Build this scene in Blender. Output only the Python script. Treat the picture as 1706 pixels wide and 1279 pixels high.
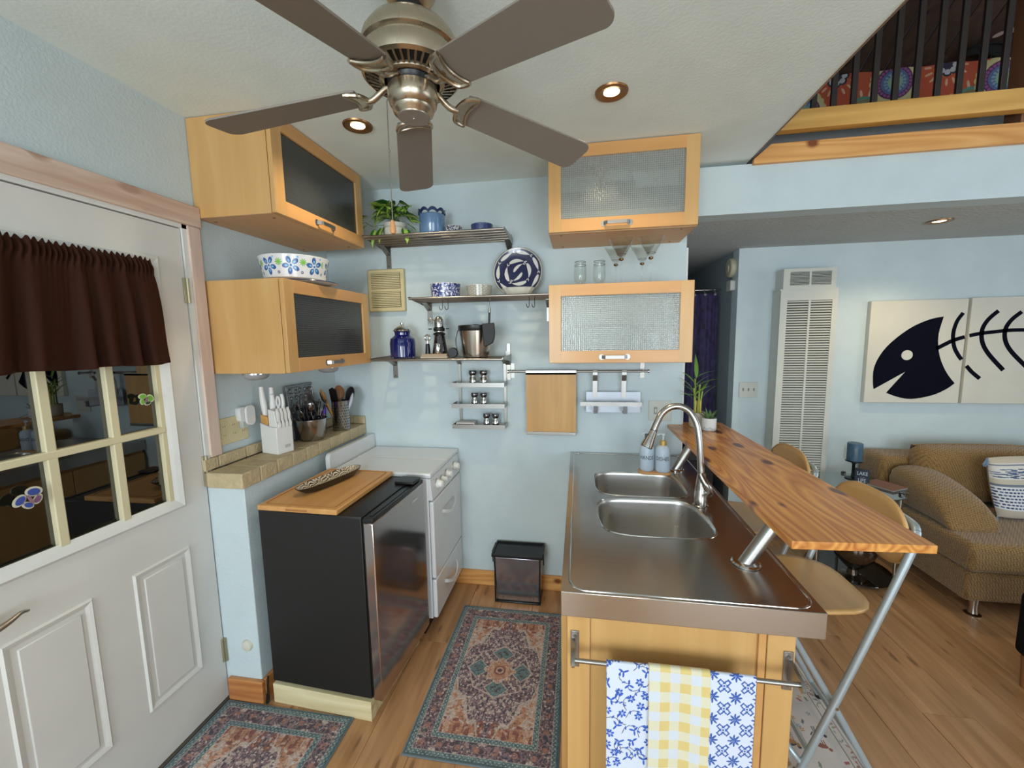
import bpy, math, random
import numpy as np
from mathutils import Vector, Matrix
from mathutils.geometry import tessellate_polygon
for o in list(bpy.data.objects): bpy.data.objects.remove(o)
S = bpy.context.scene
COL = S.collection
PI = math.pi
random.seed(7)

# ---------------------------------------------------------------- camera
cd = bpy.data.cameras.new('camera'); cam = bpy.data.objects.new('camera', cd); COL.objects.link(cam)
yaw, pit, rol = 0.163040936, 0.114389388, -0.0170581288
F = Vector((-math.sin(yaw)*math.cos(pit), math.cos(yaw)*math.cos(pit), -math.sin(pit)))
R0 = Vector((math.cos(yaw), math.sin(yaw), 0)); U0 = R0.cross(F)
RT = R0*math.cos(rol)+U0*math.sin(rol); UP = U0*math.cos(rol)-R0*math.sin(rol)
m = Matrix((RT, UP, -F)).transposed().to_4x4(); m.translation = (0, 0, 1.61)
cam.matrix_world = m
cd.sensor_fit = 'HORIZONTAL'; cd.sensor_width = 36; cd.lens = 677.9198*36/1706; cd.clip_start = .02; cd.clip_end = 60
S.camera = cam
S.view_settings.view_transform = 'Standard'; S.view_settings.look = 'None'
S.view_settings.gamma = 1; S.view_settings.use_curve_mapping = False
S.view_settings.exposure = 0.35

# ---------------------------------------------------------------- world and daylight
W = bpy.data.worlds.new('world'); S.world = W; W.use_nodes = True
bgn = W.node_tree.nodes['Background']; bgn.inputs[0].default_value = (.80, .90, 1, 1); bgn.inputs[1].default_value = 1.3
def area(name, loc, rot, sx, sy, power, col=(1, 1, 1)):
    l = bpy.data.lights.new(name, 'AREA'); l.shape = 'RECTANGLE'; l.size = sx; l.size_y = sy; l.energy = power; l.color = col
    o = bpy.data.objects.new(name, l); COL.objects.link(o); o.location = loc; o.rotation_euler = rot; return o
# daylight entering through the windows behind and beside the viewer
area('window_light', (-.75, -2.56, 1.55), (PI/2, 0, 0), 1.2, 1.2, 58, (.84, .94, 1))
area('window_light', (1.75, -2.56, 1.25), (PI/2, 0, 0), 1.9, 2.0, 50, (.84, .94, 1))
area('window_light', (4.56, .6, 1.5), (PI/2, 0, PI/2), 2.2, 1.4, 12, (.92, .97, 1))
area('window_light', (4.56, .2, 3.1), (PI/2, 0, PI/2), 2.2, .8, 3, (.97, .99, 1))
def point(name, loc, power, col, r=.03):
    l = bpy.data.lights.new(name, 'SPOT'); l.energy = power; l.color = col; l.shadow_soft_size = r; l.spot_size = 2.4; l.spot_blend = .8
    o = bpy.data.objects.new(name, l); COL.objects.link(o); o.location = loc; return o

# ---------------------------------------------------------------- helpers
def lin(h):
    h = h.lstrip('#'); r = []
    for i in (0, 2, 4):
        c = int(h[i:i+2], 16)/255
        r.append(c/12.92 if c <= .04045 else ((c+.055)/1.055)**2.4)
    return (*r, 1)
MT = {}
def nd(nt, t, **k):
    n = nt.nodes.new(t)
    for a, b in k.items(): setattr(n, a, b)
    return n
def base(name):
    m = bpy.data.materials.new(name); m.use_nodes = True
    return m, m.node_tree, m.node_tree.nodes['Principled BSDF'], m.node_tree.links.new
def M(name, col, rough=.5, metal=0, bump=0, bscale=60, spec=.5, trans=0, alpha=1, emit=0, var=0, vscale=6, coat=0, sheen=0, stretch=None, detail=3):
    if name in MT: return MT[name]
    m, nt, b, L = base(name); c = lin(col)
    b.inputs['Base Color'].default_value = c; b.inputs['Roughness'].default_value = rough; b.inputs['Metallic'].default_value = metal
    b.inputs['Specular IOR Level'].default_value = spec; b.inputs['Transmission Weight'].default_value = trans
    b.inputs['Alpha'].default_value = alpha; b.inputs['Coat Weight'].default_value = coat; b.inputs['Sheen Weight'].default_value = sheen
    if emit: b.inputs['Emission Color'].default_value = c; b.inputs['Emission Strength'].default_value = emit
    tc = nd(nt, 'ShaderNodeTexCoord'); src = tc.outputs['Object']
    if stretch:
        mp = nd(nt, 'ShaderNodeMapping'); mp.inputs['Scale'].default_value = stretch; L(src, mp.inputs[0]); src = mp.outputs[0]
    n = nd(nt, 'ShaderNodeTexNoise'); n.inputs['Scale'].default_value = vscale; n.inputs['Detail'].default_value = detail; L(src, n.inputs[0])
    v = var if var else .03
    hs = nd(nt, 'ShaderNodeHueSaturation'); hs.inputs['Color'].default_value = c
    mr = nd(nt, 'ShaderNodeMapRange'); mr.inputs[1].default_value = .3; mr.inputs[2].default_value = .7; mr.inputs[3].default_value = 1-v; mr.inputs[4].default_value = 1+v
    L(n.outputs[0], mr.inputs[0]); L(mr.outputs[0], hs.inputs['Value']); L(hs.outputs[0], b.inputs['Base Color'])
    if bump:
        n2 = nd(nt, 'ShaderNodeTexNoise'); n2.inputs['Scale'].default_value = bscale; n2.inputs['Detail'].default_value = 3; L(src, n2.inputs[0])
        bp = nd(nt, 'ShaderNodeBump'); bp.inputs['Strength'].default_value = bump; bp.inputs['Distance'].default_value = .01
        L(n2.outputs[0], bp.inputs['Height']); L(bp.outputs[0], b.inputs['Normal'])
    MT[name] = m; return m
def ramp(nt, stops, interp='LINEAR'):
    r = nd(nt, 'ShaderNodeValToRGB'); e = r.color_ramp.elements; r.color_ramp.interpolation = interp
    while len(e) < len(stops): e.new(.5)
    for i, (p, c) in enumerate(stops): e[i].position = p; e[i].color = lin(c)
    return r
def wood(name, c1, c2, axis='z', rough=.45, scale=1, knots=None, contrast=1, rnd=0, coat=0, rings=0, kscale=1.0, kplane='xz', kstretch=2.0):
    """long grain along axis; optional dark knots and cathedral rings"""
    if name in MT: return MT[name]
    m, nt, b, L = base(name)
    tc = nd(nt, 'ShaderNodeTexCoord'); oi = nd(nt, 'ShaderNodeObjectInfo')
    ad = nd(nt, 'ShaderNodeVectorMath', operation='MULTIPLY_ADD')
    cx = nd(nt, 'ShaderNodeCombineXYZ')
    for i in range(3): L(oi.outputs['Random'], cx.inputs[i])
    L(cx.outputs[0], ad.inputs[0]); ad.inputs[1].default_value = (7, 11, 5) if rnd else (0, 0, 0); L(tc.outputs['Object'], ad.inputs[2])
    mp = nd(nt, 'ShaderNodeMapping'); s = [14*scale]*3; s['xyz'.index(axis)] = 1.1*scale; mp.inputs['Scale'].default_value = s
    L(ad.outputs[0], mp.inputs[0])
    n = nd(nt, 'ShaderNodeTexNoise'); n.inputs['Scale'].default_value = 1.6; n.inputs['Detail'].default_value = 6; n.inputs['Distortion'].default_value = .6
    L(mp.outputs[0], n.inputs[0])
    val = n.outputs[0]
    if rings:
        mp2 = nd(nt, 'ShaderNodeMapping'); s2 = [5.0*scale]*3; s2['xyz'.index(axis)] = .55*scale; mp2.inputs['Scale'].default_value = s2
        L(ad.outputs[0], mp2.inputs[0])
        n3 = nd(nt, 'ShaderNodeTexNoise'); n3.inputs['Scale'].default_value = 1.3; n3.inputs['Detail'].default_value = 1.5; L(mp2.outputs[0], n3.inputs[0])
        mu = nd(nt, 'ShaderNodeMath', operation='MULTIPLY'); mu.inputs[1].default_value = rings; L(n3.outputs[0], mu.inputs[0])
        fr = nd(nt, 'ShaderNodeMath', operation='PINGPONG'); fr.inputs[1].default_value = .5; L(mu.outputs[0], fr.inputs[0])
        mx = nd(nt, 'ShaderNodeMath', operation='MULTIPLY_ADD'); L(fr.outputs[0], mx.inputs[0]); mx.inputs[1].default_value = .75
        m3 = nd(nt, 'ShaderNodeMath', operation='MULTIPLY'); m3.inputs[1].default_value = .62; L(n.outputs[0], m3.inputs[0]); L(m3.outputs[0], mx.inputs[2]); val = mx.outputs[0]
    r = ramp(nt, [(.5-.2/contrast, c1), (.5+.2/contrast, c2)]); L(val, r.inputs[0])
    out = r.outputs[0]
    if rnd:
        hs = nd(nt, 'ShaderNodeHueSaturation'); mr = nd(nt, 'ShaderNodeMapRange'); mr.inputs[3].default_value = 1-rnd; mr.inputs[4].default_value = 1+rnd
        L(oi.outputs['Random'], mr.inputs[0]); L(mr.outputs[0], hs.inputs['Value']); L(out, hs.inputs['Color']); out = hs.outputs[0]
    if knots:
        kcol, dens = knots
        mp3 = nd(nt, 'ShaderNodeMapping'); s3 = [9*kscale]*3; s3['xyz'.index(axis)] = 9*kscale/kstretch; mp3.inputs['Scale'].default_value = s3; L(ad.outputs[0], mp3.inputs[0])
        sk = nd(nt, 'ShaderNodeSeparateXYZ'); L(mp3.outputs[0], sk.inputs[0]); ck = nd(nt, 'ShaderNodeCombineXYZ')
        for i, a_ in enumerate(kplane): L(sk.outputs['xyz'.index(a_)], ck.inputs[i])
        vo = nd(nt, 'ShaderNodeTexVoronoi'); vo.voronoi_dimensions = '2D'; vo.inputs['Scale'].default_value = .9; L(ck.outputs[0], vo.inputs[0])
        sx = nd(nt, 'ShaderNodeSeparateColor'); L(vo.outputs['Color'], sx.inputs[0])
        lt = nd(nt, 'ShaderNodeMath', operation='LESS_THAN'); lt.inputs[1].default_value = dens; L(sx.outputs[0], lt.inputs[0])
        mr2 = nd(nt, 'ShaderNodeMapRange'); mr2.inputs[1].default_value = .08; mr2.inputs[2].default_value = .17; mr2.inputs[3].default_value = 1; mr2.inputs[4].default_value = 0
        dn = nd(nt, 'ShaderNodeMath', operation='MULTIPLY_ADD'); L(n.outputs[0], dn.inputs[0]); dn.inputs[1].default_value = .22; L(vo.outputs['Distance'], dn.inputs[2])
        gz = nd(nt, 'ShaderNodeMath', operation='MULTIPLY_ADD'); L(sx.outputs[1], gz.inputs[0]); gz.inputs[1].default_value = .11; gz.inputs[2].default_value = .05
        dm = nd(nt, 'ShaderNodeMath', operation='SUBTRACT'); L(dn.outputs[0], dm.inputs[0]); L(gz.outputs[0], dm.inputs[1]); L(dm.outputs[0], mr2.inputs[0])
        mm = nd(nt, 'ShaderNodeMath', operation='MULTIPLY'); L(lt.outputs[0], mm.inputs[0]); L(mr2.outputs[0], mm.inputs[1])
        mc = nd(nt, 'ShaderNodeMix', data_type='RGBA'); L(mm.outputs[0], mc.inputs[0]); L(out, mc.inputs[6]); mc.inputs[7].default_value = lin(kcol); out = mc.outputs[2]
    L(out, b.inputs['Base Color']); b.inputs['Roughness'].default_value = rough; b.inputs['Coat Weight'].default_value = coat; b.inputs['Coat Roughness'].default_value = .15
    bp = nd(nt, 'ShaderNodeBump'); bp.inputs['Strength'].default_value = .08; bp.inputs['Distance'].default_value = .004; L(n.outputs[0], bp.inputs['Height']); L(bp.outputs[0], b.inputs['Normal'])
    MT[name] = m; return m
def brushed(name, col, rough=.25, axis='x', s=250, bs=.03):
    if name in MT: return MT[name]
    m, nt, b, L = base(name); b.inputs['Metallic'].default_value = 1; b.inputs['Base Color'].default_value = lin(col)
    tc = nd(nt, 'ShaderNodeTexCoord'); mp = nd(nt, 'ShaderNodeMapping'); sc = [s]*3; sc['xyz'.index(axis)] = 3; mp.inputs['Scale'].default_value = sc
    L(tc.outputs['Object'], mp.inputs[0]); n = nd(nt, 'ShaderNodeTexNoise'); n.inputs['Scale'].default_value = 1; n.inputs['Detail'].default_value = 2; L(mp.outputs[0], n.inputs[0])
    mr = nd(nt, 'ShaderNodeMapRange'); mr.inputs[3].default_value = rough*.7; mr.inputs[4].default_value = rough*1.4; L(n.outputs[0], mr.inputs[0]); L(mr.outputs[0], b.inputs['Roughness'])
    bp = nd(nt, 'ShaderNodeBump'); bp.inputs['Strength'].default_value = bs; bp.inputs['Distance'].default_value = .002; L(n.outputs[0], bp.inputs['Height']); L(bp.outputs[0], b.inputs['Normal'])
    MT[name] = m; return m
def vcol(name, rough=.8, sheen=0, coat=0, bump=0, bscale=300):
    """colour printed or woven on the thing itself, stored per vertex"""
    if name in MT: return MT[name]
    m, nt, b, L = base(name); a = nd(nt, 'ShaderNodeVertexColor'); a.layer_name = 'Col'
    L(a.outputs[0], b.inputs['Base Color']); b.inputs['Roughness'].default_value = rough; b.inputs['Sheen Weight'].default_value = sheen; b.inputs['Coat Weight'].default_value = coat
    if bump:
        tc = nd(nt, 'ShaderNodeTexCoord'); n = nd(nt, 'ShaderNodeTexNoise'); n.inputs['Scale'].default_value = bscale; L(tc.outputs['Object'], n.inputs[0])
        bp = nd(nt, 'ShaderNodeBump'); bp.inputs['Strength'].default_value = bump; bp.inputs['Distance'].default_value = .004; L(n.outputs[0], bp.inputs['Height']); L(bp.outputs[0], b.inputs['Normal'])
    MT[name] = m; return m
def glass(name, tint='#ffffff', rough=0.0, mixf=None, grid=0, dif=.12, dcol=.6):
    """thin pane: fresnel gloss over clear tint; grid = small pressed squares"""
    if name in MT: return MT[name]
    m = bpy.data.materials.new(name); m.use_nodes = True; nt = m.node_tree; L = nt.links.new
    nt.nodes.remove(nt.nodes['Principled BSDF']); out = nt.nodes['Material Output']
    g = nd(nt, 'ShaderNodeBsdfGlossy'); g.inputs['Roughness'].default_value = rough
    t = nd(nt, 'ShaderNodeBsdfTransparent'); t.inputs[0].default_value = lin(tint)
    lw = nd(nt, 'ShaderNodeLayerWeight'); lw.inputs[0].default_value = .5; pw = nd(nt, 'ShaderNodeMath', operation='POWER'); L(lw.outputs['Facing'], pw.inputs[0]); pw.inputs[1].default_value = 4
    fr = nd(nt, 'ShaderNodeMath', operation='MULTIPLY_ADD'); L(pw.outputs[0], fr.inputs[0]); fr.inputs[1].default_value = .85 if mixf else .55; fr.inputs[2].default_value = .04
    mx = nd(nt, 'ShaderNodeMixShader'); src = fr.outputs[0]
    if mixf:
        ma = nd(nt, 'ShaderNodeMath', operation='MULTIPLY_ADD'); ma.inputs[1].default_value = mixf[0]; ma.inputs[2].default_value = mixf[1]; ma.use_clamp = True
        L(fr.outputs[0], ma.inputs[0]); src = ma.outputs[0]
    L(src, mx.inputs[0]); L(t.outputs[0], mx.inputs[1]); L(g.outputs[0], mx.inputs[2])
    res = mx
    if grid:
        tc = nd(nt, 'ShaderNodeTexCoord'); mp = nd(nt, 'ShaderNodeMapping'); mp.inputs['Scale'].default_value = (grid, grid, grid); L(tc.outputs['Object'], mp.inputs[0])
        sep = nd(nt, 'ShaderNodeSeparateXYZ'); L(mp.outputs[0], sep.inputs[0]); hs = []
        for i in (0, 2):
            p = nd(nt, 'ShaderNodeMath', operation='PINGPONG'); p.inputs[1].default_value = .5; L(sep.outputs[i], p.inputs[0]); hs.append(p)
        mi = nd(nt, 'ShaderNodeMath', operation='MULTIPLY'); L(hs[0].outputs[0], mi.inputs[0]); L(hs[1].outputs[0], mi.inputs[1])
        bp = nd(nt, 'ShaderNodeBump'); bp.inputs['Strength'].default_value = .5; bp.inputs['Distance'].default_value = .004; L(mi.outputs[0], bp.inputs['Height']); L(bp.outputs[0], g.inputs['Normal'])
        d = nd(nt, 'ShaderNodeBsdfTranslucent'); d.inputs[0].default_value = lin(tint); d2 = nd(nt, 'ShaderNodeBsdfDiffuse'); d2.inputs[0].default_value = (dcol, dcol*1.04, dcol*1.02, 1); ads = nd(nt, 'ShaderNodeMixShader'); ads.inputs[0].default_value = .55
        L(d.outputs[0], ads.inputs[1]); L(d2.outputs[0], ads.inputs[2])
        gr = nd(nt, 'ShaderNodeMath', operation='MULTIPLY'); gr.inputs[1].default_value = .9; L(mi.outputs[0], gr.inputs[0])
        gm = nd(nt, 'ShaderNodeMath', operation='ADD'); gm.inputs[1].default_value = dif; gm.use_clamp = True; L(gr.outputs[0], gm.inputs[0])
        m2 = nd(nt, 'ShaderNodeMixShader'); L(gm.outputs[0], m2.inputs[0]); L(mx.outputs[0], m2.inputs[1]); L(ads.outputs[0], m2.inputs[2]); res = m2
    L(res.outputs[0], out.inputs[0]); MT[name] = m; return m

class MB:
    def __init__(s): s.v = []; s.f = []
    def add(s, v, f):
        n = len(s.v); s.v += [tuple(p) for p in v]; s.f += [tuple(i+n for i in q) for q in f]; return s
    def box(s, x0, x1, y0, y1, z0, z1):
        return s.add([(x0,y0,z0),(x1,y0,z0),(x1,y1,z0),(x0,y1,z0),(x0,y0,z1),(x1,y0,z1),(x1,y1,z1),(x0,y1,z1)],
                     [(0,3,2,1),(4,5,6,7),(0,1,5,4),(1,2,6,5),(2,3,7,6),(3,0,4,7)])
    def hexa(s, b, t):
        return s.add(list(b)+list(t), [(0,3,2,1),(4,5,6,7),(0,1,5,4),(1,2,6,5),(2,3,7,6),(3,0,4,7)])
    def prism(s, poly, a, b, ax='z'):
        """polygon in the plane across ax, extruded a..b"""
        def P(p, h): return {'z': (p[0], p[1], h), 'y': (p[0], h, p[1]), 'x': (h, p[0], p[1])}[ax]
        n = len(poly); v = [P(p, a) for p in poly]+[P(p, b) for p in poly]
        tri = tessellate_polygon([[Vector((p[0], p[1], 0)) for p in poly]])
        f = [tuple(t) for t in tri]+[tuple(i+n for i in t)[::-1] for t in tri]
        f += [(i, (i+1) % n, (i+1) % n+n, i+n) for i in range(n)]
        return s.add(v, f)
    def ring(s, c, u, w, r, n): return [c+u*(r*math.cos(2*PI*i/n))+w*(r*math.sin(2*PI*i/n)) for i in range(n)]
    def tube(s, path, r, n=10, caps=True, closed=False):
        P = [Vector(p) for p in path]; k = len(P); rs = r if isinstance(r, (list, tuple)) else [r]*k
        T = []
        for i in range(k):
            a = P[(i-1) % k] if (i or closed) else P[0]; b = P[(i+1) % k] if (i < k-1 or closed) else P[-1]
            T.append((b-a).normalized())
        up = Vector((0, 0, 1)) if abs(T[0].z) < .9 else Vector((1, 0, 0))
        u = T[0].cross(up).normalized(); v = []
        for i in range(k):
            if i: u = (u-T[i]*u.dot(T[i])).normalized()
            v += s.ring(P[i], u, T[i].cross(u), rs[i], n)
        f = []
        for i in range(k-1 if not closed else k):
            for j in range(n):
                a = i*n+j; b = i*n+(j+1) % n; c = ((i+1) % k)*n+(j+1) % n; d = ((i+1) % k)*n+j; f.append((a, b, c, d))
        if caps and not closed: f += [tuple(range(n))[::-1], tuple((k-1)*n+j for j in range(n))]
        return s.add(v, f)
    def cyl(s, a, b, r, r2=None, n=20): return s.tube([a, b], [r, r if r2 is None else r2], n)
    def lathe(s, prof, c=(0, 0, 0), n=32, ax='z', caps=True):
        k = len(prof); v = []
        for r, h in prof:
            for j in range(n):
                a = 2*PI*j/n; x = r*math.cos(a); y = r*math.sin(a)
                v.append({'z': (c[0]+x, c[1]+y, c[2]+h), 'y': (c[0]+x, c[1]+h, c[2]+y), 'x': (c[0]+h, c[1]+x, c[2]+y)}[ax])
        f = [(i*n+j, i*n+(j+1) % n, (i+1)*n+(j+1) % n, (i+1)*n+j) for i in range(k-1) for j in range(n)]
        if caps:
            if prof[0][0] > 1e-5: f.append(tuple(range(n))[::-1])
            if prof[-1][0] > 1e-5: f.append(tuple((k-1)*n+j for j in range(n)))
        return s.add(v, f)
    def sphere(s, c, r, n=16, sc=(1, 1, 1)):
        k = max(6, n//2); v = []
        for i in range(k+1):
            t = PI*i/k
            for j in range(n):
                a = 2*PI*j/n; v.append((c[0]+r*sc[0]*math.sin(t)*math.cos(a), c[1]+r*sc[1]*math.sin(t)*math.sin(a), c[2]+r*sc[2]*math.cos(t)))
        return s.add(v, [(i*n+j, (i+1)*n+j, (i+1)*n+(j+1) % n, i*n+(j+1) % n) for i in range(k) for j in range(n)])
    def xf(s, mat):
        s.v = [tuple(mat @ Vector(p)) for p in s.v]; return s
    def build(s, name, mat, parent=None, bevel=0, seg=2, smooth=True, ang=38, subsurf=0, thick=0):
        off = OFF.get(parent.name, Vector((0, 0, 0))) if parent else Vector((0, 0, 0))
        me = bpy.data.meshes.new(name); me.from_pydata([(p[0]-off.x, p[1]-off.y, p[2]-off.z) for p in s.v], [], s.f)
        me.validate(); me.update()
        import bmesh
        bm = bmesh.new(); bm.from_mesh(me); bmesh.ops.remove_doubles(bm, verts=bm.verts, dist=1e-6); bmesh.ops.recalc_face_normals(bm, faces=bm.faces); bm.to_mesh(me); bm.free()
        if smooth:
            me.polygons.foreach_set('use_smooth', [True]*len(me.polygons))
            if not subsurf: me.set_sharp_from_angle(angle=math.radians(ang))
        o = bpy.data.objects.new(name, me); COL.objects.link(o)
        if mat: me.materials.append(mat)
        if parent: o.parent = parent; OFF[o.name] = off
        if thick: md = o.modifiers.new('thick', 'SOLIDIFY'); md.thickness = thick; md.offset = 0
        if bevel:
            md = o.modifiers.new('bevel', 'BEVEL'); md.width = bevel; md.segments = seg; md.limit_method = 'ANGLE'; md.angle_limit = math.radians(40)
        if subsurf: md = o.modifiers.new('sub', 'SUBSURF'); md.levels = subsurf; md.render_levels = subsurf
        return o
OFF = {}
def tag(o, label=None, cat=None, group=None, kind=None):
    if label: o['label'] = label
    if cat: o['category'] = cat
    if group: o['group'] = group
    if kind: o['kind'] = kind
    return o
def T(name, label, cat, loc=(0, 0, 0), rz=0, group=None, local=False, kind=None):
    o = bpy.data.objects.new(name, None); COL.objects.link(o); o.location = loc; o.rotation_euler = (0, 0, rz); o.empty_display_size = .05
    OFF[o.name] = Vector((0, 0, 0)) if local else Vector(loc)
    return tag(o, label, cat, group, kind)
def St(name, mb, mat, parent=None, **k):
    o = mb.build(name, mat, parent, **k); o['kind'] = 'structure'; return o
def BX(*a): return MB().box(*a)
def copy_tree(o, parent=None, label=None):
    c = o.copy(); COL.objects.link(c)
    if parent: c.parent = parent
    if label: c['label'] = label
    for ch in list(o.children): copy_tree(ch, c)
    return c
def rrect(x0, x1, y0, y1, r, n=5):
    p = []
    for cx, cy, a in ((x1-r, y1-r, 0), (x0+r, y1-r, PI/2), (x0+r, y0+r, PI), (x1-r, y0+r, 1.5*PI)):
        for i in range(n+1): t = a+PI/2*i/n; p.append((cx+r*math.cos(t), cy+r*math.sin(t)))
    return p
def smoothpath(P, n=6, closed=False):
    P = [Vector(p) for p in P]; k = len(P); out = []
    rng = range(k) if closed else range(k-1)
    for i in rng:
        g = (lambda j: P[j % k]) if closed else (lambda j: P[min(max(j, 0), k-1)])
        a, b, c, d = g(i-1), g(i), g(i+1), g(i+2)
        for j in range(n):
            t = j/n; out.append(.5*((2*b)+(c-a)*t+(2*a-5*b+4*c-d)*t*t+(3*b-a-3*c+d)*t**3))
    if not closed: out.append(P[-1])
    return out
def painted_grid(name, fn, img, mat, parent=None, close=False, thick=0, smooth=True):
    """grid of vertices fn(u,v)->xyz coloured from img[h,w,3] (sRGB 0-255 floats), u along w, v along h"""
    h, w = img.shape[:2]; off = OFF.get(parent.name, Vector((0, 0, 0))) if parent else Vector((0, 0, 0))
    U, V = np.meshgrid(np.arange(w)/(w-1), np.arange(h)/(h-1)); X = fn(U, V)
    co = np.stack([X[0]-off.x, X[1]-off.y, X[2]-off.z], -1).reshape(-1, 3)
    i = np.arange(h*w).reshape(h, w); q = np.stack([i[:-1, :-1], i[:-1, 1:], i[1:, 1:], i[1:, :-1]], -1).reshape(-1, 4)
    me = bpy.data.meshes.new(name); me.vertices.add(h*w); me.vertices.foreach_set('co', co.ravel().astype(np.float32))
    nf = len(q); me.loops.add(nf*4); me.loops.foreach_set('vertex_index', q.ravel().astype(np.int32))
    me.polygons.add(nf); me.polygons.foreach_set('loop_start', (np.arange(nf)*4).astype(np.int32)); me.polygons.foreach_set('loop_total', np.full(nf, 4, np.int32))
    me.update(calc_edges=True)
    c = np.clip(img.reshape(-1, 3)/255, 0, 1); c = np.where(c <= .04045, c/12.92, ((c+.055)/1.055)**2.4)
    ca = me.color_attributes.new('Col', 'FLOAT_COLOR', 'POINT'); ca.data.foreach_set('color', np.concatenate([c, np.ones((len(c), 1))], 1).ravel().astype(np.float32))
    me.polygons.foreach_set('use_smooth', [smooth]*nf); me.materials.append(mat)
    o = bpy.data.objects.new(name, me); COL.objects.link(o)
    if parent: o.parent = parent; OFF[o.name] = off
    if thick: md = o.modifiers.new('thick', 'SOLIDIFY'); md.thickness = thick; md.offset = -1
    return o
def hx(h): h = h.lstrip('#'); return np.array([int(h[i:i+2], 16) for i in (0, 2, 4)], float)
def vnoise(h, w, cell, seed, oct=1):
    r = np.random.RandomState(seed); out = np.zeros((h, w)); amp = 1; tot = 0
    for _ in range(oct):
        gh, gw = int(h/cell)+3, int(w/cell)+3; g = r.rand(gh, gw)
        y, x = np.mgrid[0:h, 0:w]/cell; yi = y.astype(int); xi = x.astype(int); fy = y-yi; fx = x-xi
        fy = fy*fy*(3-2*fy); fx = fx*fx*(3-2*fx)
        out += amp*((g[yi, xi]*(1-fx)+g[yi, xi+1]*fx)*(1-fy)+(g[yi+1, xi]*(1-fx)+g[yi+1, xi+1]*fx)*fy); tot += amp; amp *= .6; cell = max(1, cell/2)
    return out/tot
# ================================================================= SETTING
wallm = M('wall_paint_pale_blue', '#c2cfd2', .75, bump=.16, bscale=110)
ceilm = M('ceiling_paint', '#e0eae6', .9, bump=.10, bscale=90)
popm = M('ceiling_popcorn', '#b9bdbc', .95, bump=.9, bscale=55)
whitem = M('white_trim_paint', '#d9dad6', .5)
doorm = M('door_paint', '#d3d1cc', .45)
pinkwood = wood('whitewashed_pine', '#c0a08c', '#d8c2b2', 'y', .6, knots=('#ad8c78', .14), kplane='yz', contrast=1.5)
pinkwoodz = wood('whitewashed_pine_upright', '#c6a898', '#dcc8ba', 'z', .6)
pine = wood('orange_pine_board', '#c98a48', '#dfa764', 'x', .45, knots=('#7a3f18', .45), rings=9, kscale=.9, kstretch=1.6)
piney = wood('orange_pine_board_deep', '#b06f3a', '#cf8e50', 'y', .45, knots=('#7a3f18', .2), rings=9)
planke = wood('oak_laminate', '#a2764e', '#c2946a', 'y', .30, scale=1, rnd=.06, contrast=1.2, knots=('#8c6644', .26), kscale=1.8, kplane='xy', kstretch=4)
darkwood = wood('dark_loft_boards', '#33221a', '#4a3326', 'y', .7, rnd=.12, knots=('#150d08', .15))

# floor of laminate planks running away from the viewer
fl = T('floor', None, None); fl['kind'] = 'structure'
St('subfloor', BX(-1.75, 4.7, -2.7, 5.1, -.06, -.012), M('subfloor', '#5a4632', .8), fl)
x = -1.60; i = 0
while x < 4.6:
    w = .19; y = -2.62-random.random()*1.1
    while y < 5.0:
        y1 = min(y+1.28, 5.05); y0 = max(y, -2.62)
        xa, xb = x, min(x+w, 4.62)
        vis = (xb > .55 or y0 < 2.47)
        if y1-y0 > .05 and vis and not (xa < 1.2 and y0 > 3.9) and not (y0 > 3.45 and xa > 1.25):
            if xa < .5: y1 = min(y1, 2.46)
            o = BX(xa+.0006, xb-.0006, y0+.0006, y1-.0006, -.012, 0).build('plank', planke, fl, bevel=.0012, seg=1)
        y += 1.28
    x += w

# walls
St('wall_back', BX(-1.72, .59, 2.45, 2.57, 0, 2.52), wallm)
St('wall_soffit', BX(.59, 4.65, 2.45, 2.57, 2.25, 2.50), wallm)
St('trim_1', BX(.590, .606, 2.475, 2.59, 0, 2.09), whitem)                       # white jamb on the wall end
wl = MB().box(-1.72, -1.585, 1.53, 2.45, 0, 2.52).box(-1.72, -1.585, .60, 1.53, 2.10, 2.52).box(-1.72, -1.585, -2.62, .60, 0, 2.52).box(-1.72, -1.585, 1.47, 1.53, 0, 2.10)
St('wall_left', wl, wallm)
St('wall_left_ledge', BX(-1.585, -1.40, 1.458, 2.45, 0, 1.0), wallm, bevel=.004)
St('wall_living', BX(1.207, 4.65, 3.43, 3.55, 0, 2.25), wallm)
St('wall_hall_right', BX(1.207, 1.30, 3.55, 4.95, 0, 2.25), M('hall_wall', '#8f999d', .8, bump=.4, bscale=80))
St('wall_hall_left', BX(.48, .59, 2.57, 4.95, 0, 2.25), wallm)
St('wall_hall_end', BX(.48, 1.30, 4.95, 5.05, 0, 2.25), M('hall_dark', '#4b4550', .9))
St('ceiling_low', BX(.48, 4.65, 2.572, 5.05, 2.25, 2.30), popm)
# kitchen ceiling, open to the right of x=.87
St('ceiling', BX(-1.72, .893, -2.7, 2.57, 2.52, 2.56), ceilm)
St('trim_2', BX(.893, .899, -2.7, 2.42, 2.517, 2.58), wood('dark_edge_board', '#6a4a30', '#8a6542', 'y'))
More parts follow.
